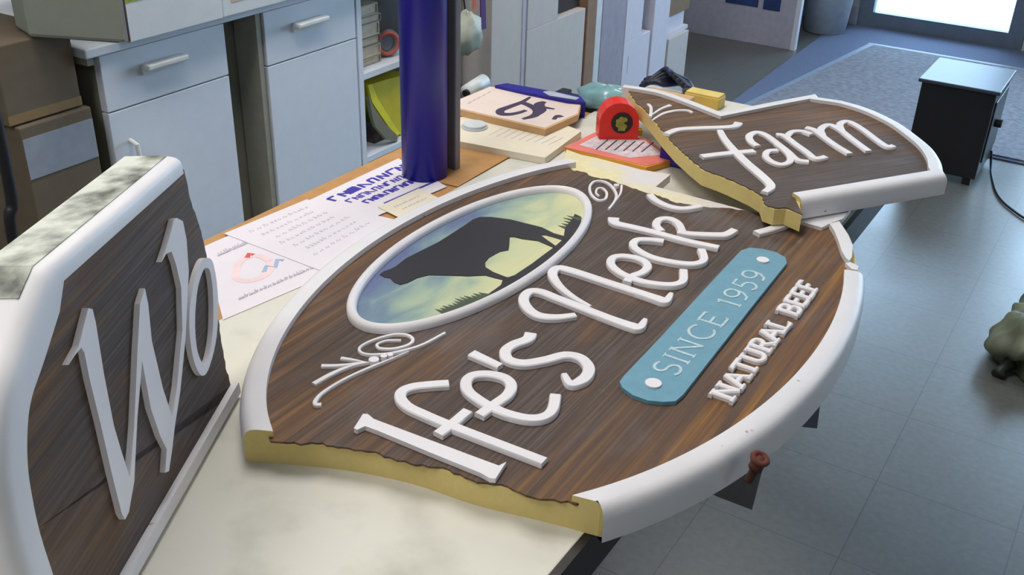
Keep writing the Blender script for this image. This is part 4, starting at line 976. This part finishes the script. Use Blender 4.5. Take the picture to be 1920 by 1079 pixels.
def face_x(g, pts, X, th):
    P = [onx(x, y, X) for x, y in pts]; n = len(P); b = [p - Vector((th, 0, 0)) for p in P]
    g.add(P + b, [tuple(range(n)), tuple(range(n, 2 * n))[::-1]] + [(i, i + n, (i + 1) % n + n, (i + 1) % n) for i in range(n)])
g = G(); face_x(g, [(696, 158), (730, 148), (765, 138), (775, 262), (748, 252), (728, 222), (706, 186)], CX - .03, .12); g.build('tray_floor', M_YEL, t)
g = G(); face_x(g, [(690, 160), (698, 158), (708, 184), (730, 220), (750, 250), (744, 258), (722, 228), (698, 192)], CX - .022, .008); g.build('tray_rim', mat('bright_yellow_plastic', srgb(226, 214, 50), .4), t)
t = thing('grey_crate', 'dark grey crate tilted under the yellow tray', 'crate', (CX - .1, S0 + .12, zb))
g = G(); face_x(g, [(692, 182), (702, 203), (722, 232), (745, 254), (745, 266), (725, 262), (704, 238), (699, 222)], CX - .006, .012); g.build('crate_side', mat('olive_grey_plastic', srgb(120, 116, 96), .6), t)
g = G(); face_x(g, [(700, 232), (708, 246), (726, 268), (706, 278), (703, 280)], CX - .05, .10); g.build('crate_front', mat('dark_brown_rag', srgb(70, 60, 54), .9, var=.5, scale=40), t)
# cartons on the counter
def carton(label, lo, hi, m, parts=()):
    t = thing('carton', label, 'box', (hi[0], (lo[1] + hi[1]) / 2, lo[2])); G().box(lo, hi, bev=.003).build('box_body', m, t)
    return t
fx = CX + .045
ya = onx(243, 82, fx).y; yb = onx(420, 38, fx).y
t = carton('white carton with lime green print, on the counter corner', (fx - .36, ya, CT + .001), (fx, yb, CT + .24), M_WCARTON)
zz1 = onx(243, 4, fx).z
G().box((fx, ya + .0, zz1), (fx + .001, ya + .10, zz1 + .08)).build('green_print', M_GREEN, t)
G().box((fx - .16, ya - .001, zz1 - .005), (fx - .02, ya, zz1 + .07)).build('green_print', M_GREEN, t)
G().box((fx - .0005, ya - .0006, CT + .005), (fx + .0012, ya + .0030, CT + .09)).build('corner_seam', mat('dark_seam', srgb(70, 50, 50), .8), t)
t = carton('long white carton with tan label, on the counter above the second cabinet', (fx - .34, yb + .004, CT + .001), (fx - .004, yb + .62, CT + .20), M_WCARTON)
G().box((fx - .004, yb + .03, CT + .03), (fx - .003, yb + .14, CT + .09)).build('tan_label', mat('tan_label_paper', srgb(190, 168, 150), .8), t)
# added grey green block paints the white carton's shaded side, brown cartons on the floor at left
bx = CX - .012
y_a = onx(10, 200, bx).y; y_b = min(onx(165, 200, bx).y, c1a - .045)
zt1 = onx(100, 62, bx).z; zm1 = onx(100, 216, bx).z
t = carton('brown cardboard carton with tape along its lower edge, upper one left of the cabinets', (bx - .4, y_a, zm1 + .001), (bx, y_b, zt1), M_CARTOND)
G().box((bx, y_a, zm1 + .004), (bx + .001, y_b, zm1 + .022)).build('tan_tape', mat('tan_tape', srgb(136, 112, 78), .5), t)
t = carton('brown cardboard carton with a shiny clear tape band, lower one left of the cabinets', (bx - .4, y_a + .01, .001), (bx + .012, y_b + .01, zm1 - .001), M_CARTOND)
tz_ = max(zt1, CT) + .002
A1 = onz(240, 83, tz_ - TZ); A1.y = min(A1.y, ya - .004); B1_ = onz(42, 70, tz_ - TZ)
tt = thing('shaded_carton_side', 'added grey green block on the brown carton, painted as the shaded side of the white carton', 'carton side', (A1.x - .1, A1.y - .05, tz_))
g = G(); g.prism([(p.x, p.y) for p in [A1, A1.lerp(B1_, .93), B1_ + Vector((-.012, .016, 0)), B1_ + Vector((-.06, .03, 0)), Vector((fx - .34, ya - .02, 0)), Vector((A1.x - .02, A1.y + .003, 0))]], tz_, tz_ + .30)  # added block, its grey green stands in for the carton's shaded side
o = g.build('shaded_side_body', mat('grey_green_carton_shade', srgb(140, 146, 136), .6, var=.04), tt); bv = o.modifiers.new('bevel', 'BEVEL'); bv.width = .008; bv.segments = 2; bv.limit_method = 'ANGLE'; bv.angle_limit = radians(60)
za, zb_ = onx(100, 240, bx).z, onx(100, 318, bx).z
G().box((bx + .012, y_a + .012, zb_), (bx + .0135, y_b + .008, za)).build('tape_band', M_TAPE, t)
t = thing('hose', 'dark hose hanging at the left edge beside the brown cartons', 'hose', onx(15, 300, bx + .1))
g = G(); P = [onx(x, y, bx + .1) for x, y in [(-30, 60), (-12, 200), (8, 300), (22, 380), (28, 470)]]; P.append(Vector((P[-1].x, P[-1].y, .01))); g.tube(catmull(P, 6), .011, 10); g.build('hose_tube', M_DARK, t, smooth=True)
# ================================================================== UPRIGHT SHEETS / BOXES BEHIND
PX = -1.72
def upright(name, label, xl, xr, ytop, m, depth=.30, cat='box', yref=100, x=PX, zt=None):
    a = onx(xl, yref, x).y; b = onx(xr, yref, x).y
    zt = zt if zt is not None else onx((xl + xr) / 2, ytop, x).z
    t = thing(name, label, cat, (x - depth / 2, (a + b) / 2, 0)); G().box((x - depth, a, 0), (x, b, zt), bev=.002).build('body', m, t); return t, a, b, zt
HI = TZ + .24
M_UP = mat('pale_grey_foam_board', srgb(192, 184, 178), .7, var=.03)
M_UP2 = mat('cool_white_foam_board', srgb(204, 200, 210), .7, var=.03)
t, a, b, z_ = upright('panel_box', 'tall pale grey carton standing on end, first right of the blue roll', 921, 983, 0, M_UP, zt=HI)
G().box((PX, b - .02, 0), (PX + .002, b, HI)).build('seam_strip', M_PANEL, t)
t, a, b, z_ = upright('panel_box', 'tall pale grey carton with stepped top, beside the brown board', 987, 1093, 25, M_UP, zt=onx(1070, 26, PX).z)
ac = onx(1046, 30, PX).y
G().box((PX - .30, a, z_), (PX, ac, HI), bev=.002).build('raised_back', M_UP, t)
t = thing('dark_cutout', 'dark brown block standing in for the shaded cutout above the stepped grey carton', 'box', (PX - .2, ac + .1, z_))
G().box((PX - .28, ac + .004, z_ + .002), (PX - .03, b - .002, HI + .05), bev=.002).build('body', mat('dark_cutout_shade', srgb(58, 48, 52), .9), t)  # dark colour stands in for shade inside the cutout
t, a, b, z_ = upright('brown_board', 'brown wooden board standing on end between pale cartons', 1097, 1114, 0, mat('brown_board_wood', srgb(138, 108, 84), .8, var=.12), depth=.28, cat='board', zt=HI)
t, a, b, z_ = upright('white_tube', 'slim white plastic tube standing beside the brown board', 1114, 1124, 0, M_BIN, depth=.03, cat='tube', zt=HI)
t, a, b, z_ = upright('panel_box', 'mauve grey carton standing on end, right of the slim white tube', 1125, 1168, 0, mat('mauve_grey_board', srgb(150, 144, 156), .75), zt=HI)
t, a, b, z_ = upright('panel_box', 'white carton with a red mark and side cutout, beside the mauve grey carton', 1169, 1216, 0, M_UP2, zt=onx(1210, 62, PX).z)
aa = onx(1203, 60, PX).y
G().box((PX - .30, a, z_), (PX, aa, HI), bev=.002).build('raised_back', M_UP2, t)
ra, rb = onx(1179, 105, PX), onx(1173, 140, PX); G().box((PX, min(ra.y, rb.y) + .01, rb.z), (PX + .001, max(ra.y, rb.y) - .005, ra.z)).build('red_mark', mat('dark_red_ink', srgb(120, 30, 60), .7), t)
t = thing('dark_cutout', 'small dark block standing in for shade in the cutout of the white carton', 'box', (PX - .1, b, z_)); G().box((PX - .29, aa + .004, z_ + .002), (PX - .06, b - .003, z_ + .16)).build('body', mat('dark_cutout_shade', srgb(58, 48, 52), .9), t)  # dark block added to paint the shaded opening
t, a, b, z_ = upright('panel_box', 'slim bluish white carton at the right end of the upright row', 1220, 1248, 0, M_UP2, zt=HI)
a5 = onx(1252, 100, PX).y; b5 = onx(1287, 100, PX).y
t = thing('panel_box', 'low grey white carton below the white flap, last of the upright row', 'box', (PX, a5, 0)); z5_ = onx(1268, 68, PX).z
G().box((PX - .3, a5, 0), (PX, b5, z5_), bev=.002).build('body', M_UP, t)
G().box((PX - .28, a5 + .01, z5_), (PX - .02, b5 + .03, z5_ + .015)).build('flap', M_UP2, t)
t = thing('brown_carton', 'brown cardboard carton standing on the last low carton', 'box', (PX, a5, z5_)); G().box((PX - .26, a5 + .02, z5_ + .08), (PX - .03, b5 + .05, z5_ + .45), bev=.002).build('body', M_CARTON, t)
G().box((PX - .25, a5 + .03, z5_ + .0155), (PX - .04, b5 + .02, z5_ + .079)).build('white_base', M_UP2, t)
# things between the roll and the first tall carton: shelf corner wall panel
wy0 = onx(862, 100, CX - .03).y; wy1 = min(onx(919, 100, CX - .03).y, onx(921, 100, -1.72).y) - .008
t = thing('divider_panel', 'grey panel behind the post with straps hanging on it', 'panel', (CX - .03, wy0, 0)); G().box((CX - .06, wy0 - .05, 0), (CX - .045, wy1, HI)).build('panel_sheet', mat('warm_grey_board', srgb(160, 154, 148), .8), t)
t = thing('purple_strap', 'purple strap hanging left of the first tall carton', 'strap', onx(905, 0, CX - .03))
p0_, p1_ = onx(902, -8, -1.70), onx(907, 55, -1.70); p0_.z += .2; G().add([(p0_.x, p0_.y - .008, p0_.z), (p0_.x, p0_.y + .008, p0_.z), (p1_.x, p1_.y + .014, p1_.z), (p1_.x, p1_.y - .014, p1_.z), (p0_.x - .004, p0_.y - .008, p0_.z), (p0_.x - .004, p0_.y + .008, p0_.z), (p1_.x - .004, p1_.y + .014, p1_.z), (p1_.x - .004, p1_.y - .014, p1_.z)], [(0, 1, 2, 3), (7, 6, 5, 4), (0, 4, 5, 1), (1, 5, 6, 2), (2, 6, 7, 3), (3, 7, 4, 0)]).build('strap_band', M_PURP, t)
t = thing('red_strap', 'short red strap hanging left of the purple strap', 'strap', onx(891, 0, CX - .03))
p0_, p1_ = onx(891, -8, -1.70), onx(893, 16, -1.70); p0_.z += .2; G().box((p0_.x - .003, p0_.y - .008, p1_.z), (p0_.x, p0_.y + .006, p0_.z)).build('strap_band', M_REDINK, t)
g = G(); p = onx(874, 62, CX + .10); lump(g, (p.x, p.y, p.z), .04, .06, .06, 21, .15, flat=False)
t = thing('hanging_bag', 'pale crumpled bag hanging behind the post', 'bag', (p.x, p.y, p.z)); g.build('bag_body', mat('pale_green_white_plastic', srgb(176, 180, 166), .5, var=.15, scale=20), t, smooth=True)
G().tube([(p.x, p.y, p.z + .05), (p.x - .03, p.y, p.z + .3)], .003, 6).build('bag_string', M_DARK, t) if False else None
g = G(); g.tube([(p.x, p.y, p.z + .05), (p.x - .045, p.y, p.z + .3)], .003, 6); g.build('bag_string', M_DARK, t)
t = thing('white_roll', 'white plastic roll on the dark tool pile behind the post', 'roll', onz(893, 172, .05))
p = onx(893, 166, -1.2); g = G(); g.tube([Vector((p.x, p.y - .035, p.z)), Vector((p.x, p.y + .03, p.z + .008))], .017, 16); g.build('roll_body', M_BIN, t, smooth=True)
g = G(); g.tube([Vector((p.x, p.y - .042, p.z - .001)), Vector((p.x, p.y - .034, p.z))], .008, 12); g.build('roll_core', M_DARK, t)
t = thing('tool_case', 'black tool case behind the post, carrying the white roll', 'tool case', (p.x, p.y, 0))
G().box((p.x - .10, p.y - .10, .45), (p.x + .06, p.y + .06, p.z - .019), bev=.006).build('case_body', M_DARK, t)
G().box((p.x - .06, p.y - .07, .0), (p.x + .04, p.y + .03, .449)).build('stand', M_DARK, t)
# ================================================================== FRONT OF SHOP
PY = 5.37
t = thing('desk_panel', 'pale grey desk side panel with dark blue posters near the entrance', 'desk', (-1.9, PY, 0))
G().box((-2.72, PY, 0), (-1.60, PY + .03, 1.05), bev=.002).build('side_panel', M_PANEL, t)
G().box((-1.60, PY - .002, 0), (-1.575, PY + .035, 1.05)).build('edge_trim', M_CAB, t)
G().box((-2.72, PY - .02, 1.05), (-1.56, PY + .5, 1.08)).build('desk_top', M_CAB, t)
def poster(x0, x1, y0, y1):
    a, b = ony(x0, y0, PY), ony(x1, y1, PY)
    return (min(a.x, b.x), max(a.x, b.x), min(a.z, b.z), max(a.z, b.z))
for (x0, x1, yl, lab) in ((1360, 1421, 10, 'dark blue poster strip on the grey desk panel, the wider one'), (1431, 1462, 18, 'blue square poster on the grey desk panel, nearest its right edge')):
    a = ony(x0, yl - 6, PY); b = ony(x1, yl + 4, PY)
    t = thing('poster', lab, 'poster', (a.x, PY - .002, b.z)); G().box((a.x, PY - .0025, b.z + .0), (b.x, PY - .0005, b.z + .28)).build('poster_sheet', mat('dark_blue_print', srgb(36, 58, 110), .5, var=.4, scale=12), t)
    G().box((a.x + .02, PY - .0032, b.z + .18), (b.x - .02, PY - .0026, b.z + .25)).build('poster_print', M_SKYINK, t)
c = onz(1541, 66, -TZ); t = thing('waste_bin', 'white plastic waste bin beside the entrance door', 'bin', (c.x - .02, c.y + .12, 0))
g = G(); seg = 32; v = []; R0, R1, Hh = .115, .155, .5; cc_ = (c.x - .02, c.y + .10); Z0 = .0068
prof_ = [(R0, 0), (R1, Hh), (R1 + .008, Hh + .01), (R1 - .006, Hh + .01), (R1 - .01, Hh), (R0 - .006, .01)]
for r, z in prof_: v += [(cc_[0] + r * cos(2 * pi * k / seg), cc_[1] + r * sin(2 * pi * k / seg), z + Z0) for k in range(seg)]
f = [(j * seg + k, j * seg + (k + 1) % seg, (j + 1) * seg + (k + 1) % seg, (j + 1) * seg + k) for j in range(len(prof_) - 1) for k in range(seg)] + [tuple(range(seg))[::-1], tuple(range(5 * seg, 6 * seg))]
g.add(v, f); g.build('bin_body', M_BIN, t, smooth=True)
g = G(); ring(g, Vector((cc_[0], cc_[1], Hh - .02)), Vector((0, 0, 1)), R1 + .002, .006); g.build('bin_liner', M_SILV, t, smooth=True)
# carpets
e0 = onz(1374, 191, -TZ); e1 = onz(1530, 76, -TZ)
t = thing('carpet_runner', 'blue grey carpet runner leading to the entrance door', 'carpet', (-1.0, 5, 0))
sl = (e1.x - e0.x) / (e1.y - e0.y); fxl = lambda y: e0.x + (y - e0.y) * sl
G().prism([(fxl(3.7), 3.7), (-.70, 3.7), (-.70, 4.32), (-.2, 4.32), (-.2, 6.12), (fxl(6.12), 6.12)], .001, .006).build('carpet_pile', M_CARPET, t)
m0 = onz(1637, 88, -TZ); m1 = onz(1430, 190, -TZ)
t = thing('door_mat', 'mottled grey entrance mat lying on the blue carpet runner', 'mat', (-.9, 5, .006))
sm = (m0.x - m1.x) / (m0.y - m1.y); fm_ = lambda y: m1.x + (y - m1.y) * sm
G().prism([(fm_(3.75), 3.75), (-.72, 3.75), (-.72, 4.34), (-.25, 4.34), (-.25, m0.y), (m0.x, m0.y)], .0062, .012).build('mat_pile', M_MAT, t)
g = G(); w_ = .03
g.prism([(fm_(3.75) - w_, 3.75), (fm_(3.75) - .001, 3.75), (m0.x - .001, m0.y), (m0.x - w_, m0.y)], .0062, .0115)
g.box((m0.x - w_, m0.y + .001, .0062), (-.25, m0.y + w_, .012)); g.build('mat_border', mat('pale_rubber_border', srgb(132, 146, 170), .5), t)
# heater box
hx0, hx1, hy0, hy1 = -.668, -.408, 3.95, 4.27
zt_ = ony(1870, 171, 3.95).z
t = thing('space_heater', 'black box-shaped heater cabinet with a power cord on the floor by the mat', 'heater', (-.53, 4.1, 0))
G().box((hx0, hy0, .03), (hx1, hy1, zt_ - .014), bev=.004).build('body', M_HEAT, t)
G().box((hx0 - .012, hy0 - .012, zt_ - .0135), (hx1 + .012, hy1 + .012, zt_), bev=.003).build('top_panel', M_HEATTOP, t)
g = G(); g.box((hx1, hy0 + .03, .09), (hx1 + .006, hy1 - .03, zt_ - .05), bev=.002); g.build('grille', mat('dark_grey_grille', srgb(44, 50, 52), .4), t)
g = G(); g.tube([(hx1 + .006, hy0 + .12, zt_ - .15), (hx1 + .03, hy0 + .12, zt_ - .15)], .016, 14); g.build('knob', M_DARK, t)
for x in (hx0 + .03, hx1 - .03):
    for y in (hy0 + .03, hy1 - .03): G().box((x - .015, y - .015, 0), (x + .015, y + .015, .0298)).build('foot', M_DARK, t)
g = G(); P = [onz(x, y, -TZ + .006) for x, y in [(1858, 316), (1862, 340), (1868, 360), (1880, 378), (1900, 395), (1925, 412), (1960, 430)]]
P = [Vector((hx1 + .004, hy1 - .04, .06))] + P; g.tube(catmull(P, 5), .0045, 8); g.build('power_cord', M_DARK, t, smooth=True)
# floor bag
p = onz(1905, 680, -TZ); t = thing('plastic_bag', 'crumpled grey green plastic bag lying on the floor at the right edge', 'plastic bag', (p.x, p.y, 0))
g = G(); c0 = onz(1885, 712, -TZ); lump(g, (c0.x + .035, c0.y + .17, .001), .10, .18, .095, 31, .22, 56, 32); g.build('bag_body', M_BAG, t, smooth=True)
g = G(); P = [Vector((c0.x + .0, c0.y + .04, .03)), Vector((c0.x - .015, c0.y + .01, .02)), Vector((c0.x - .02, c0.y - .01, .012))]; g.tube(P, [.02, .012, .018], 10); g.build('bag_knot', mat('dark_green_knot', srgb(40, 50, 44), .5, var=.4), t, smooth=True)
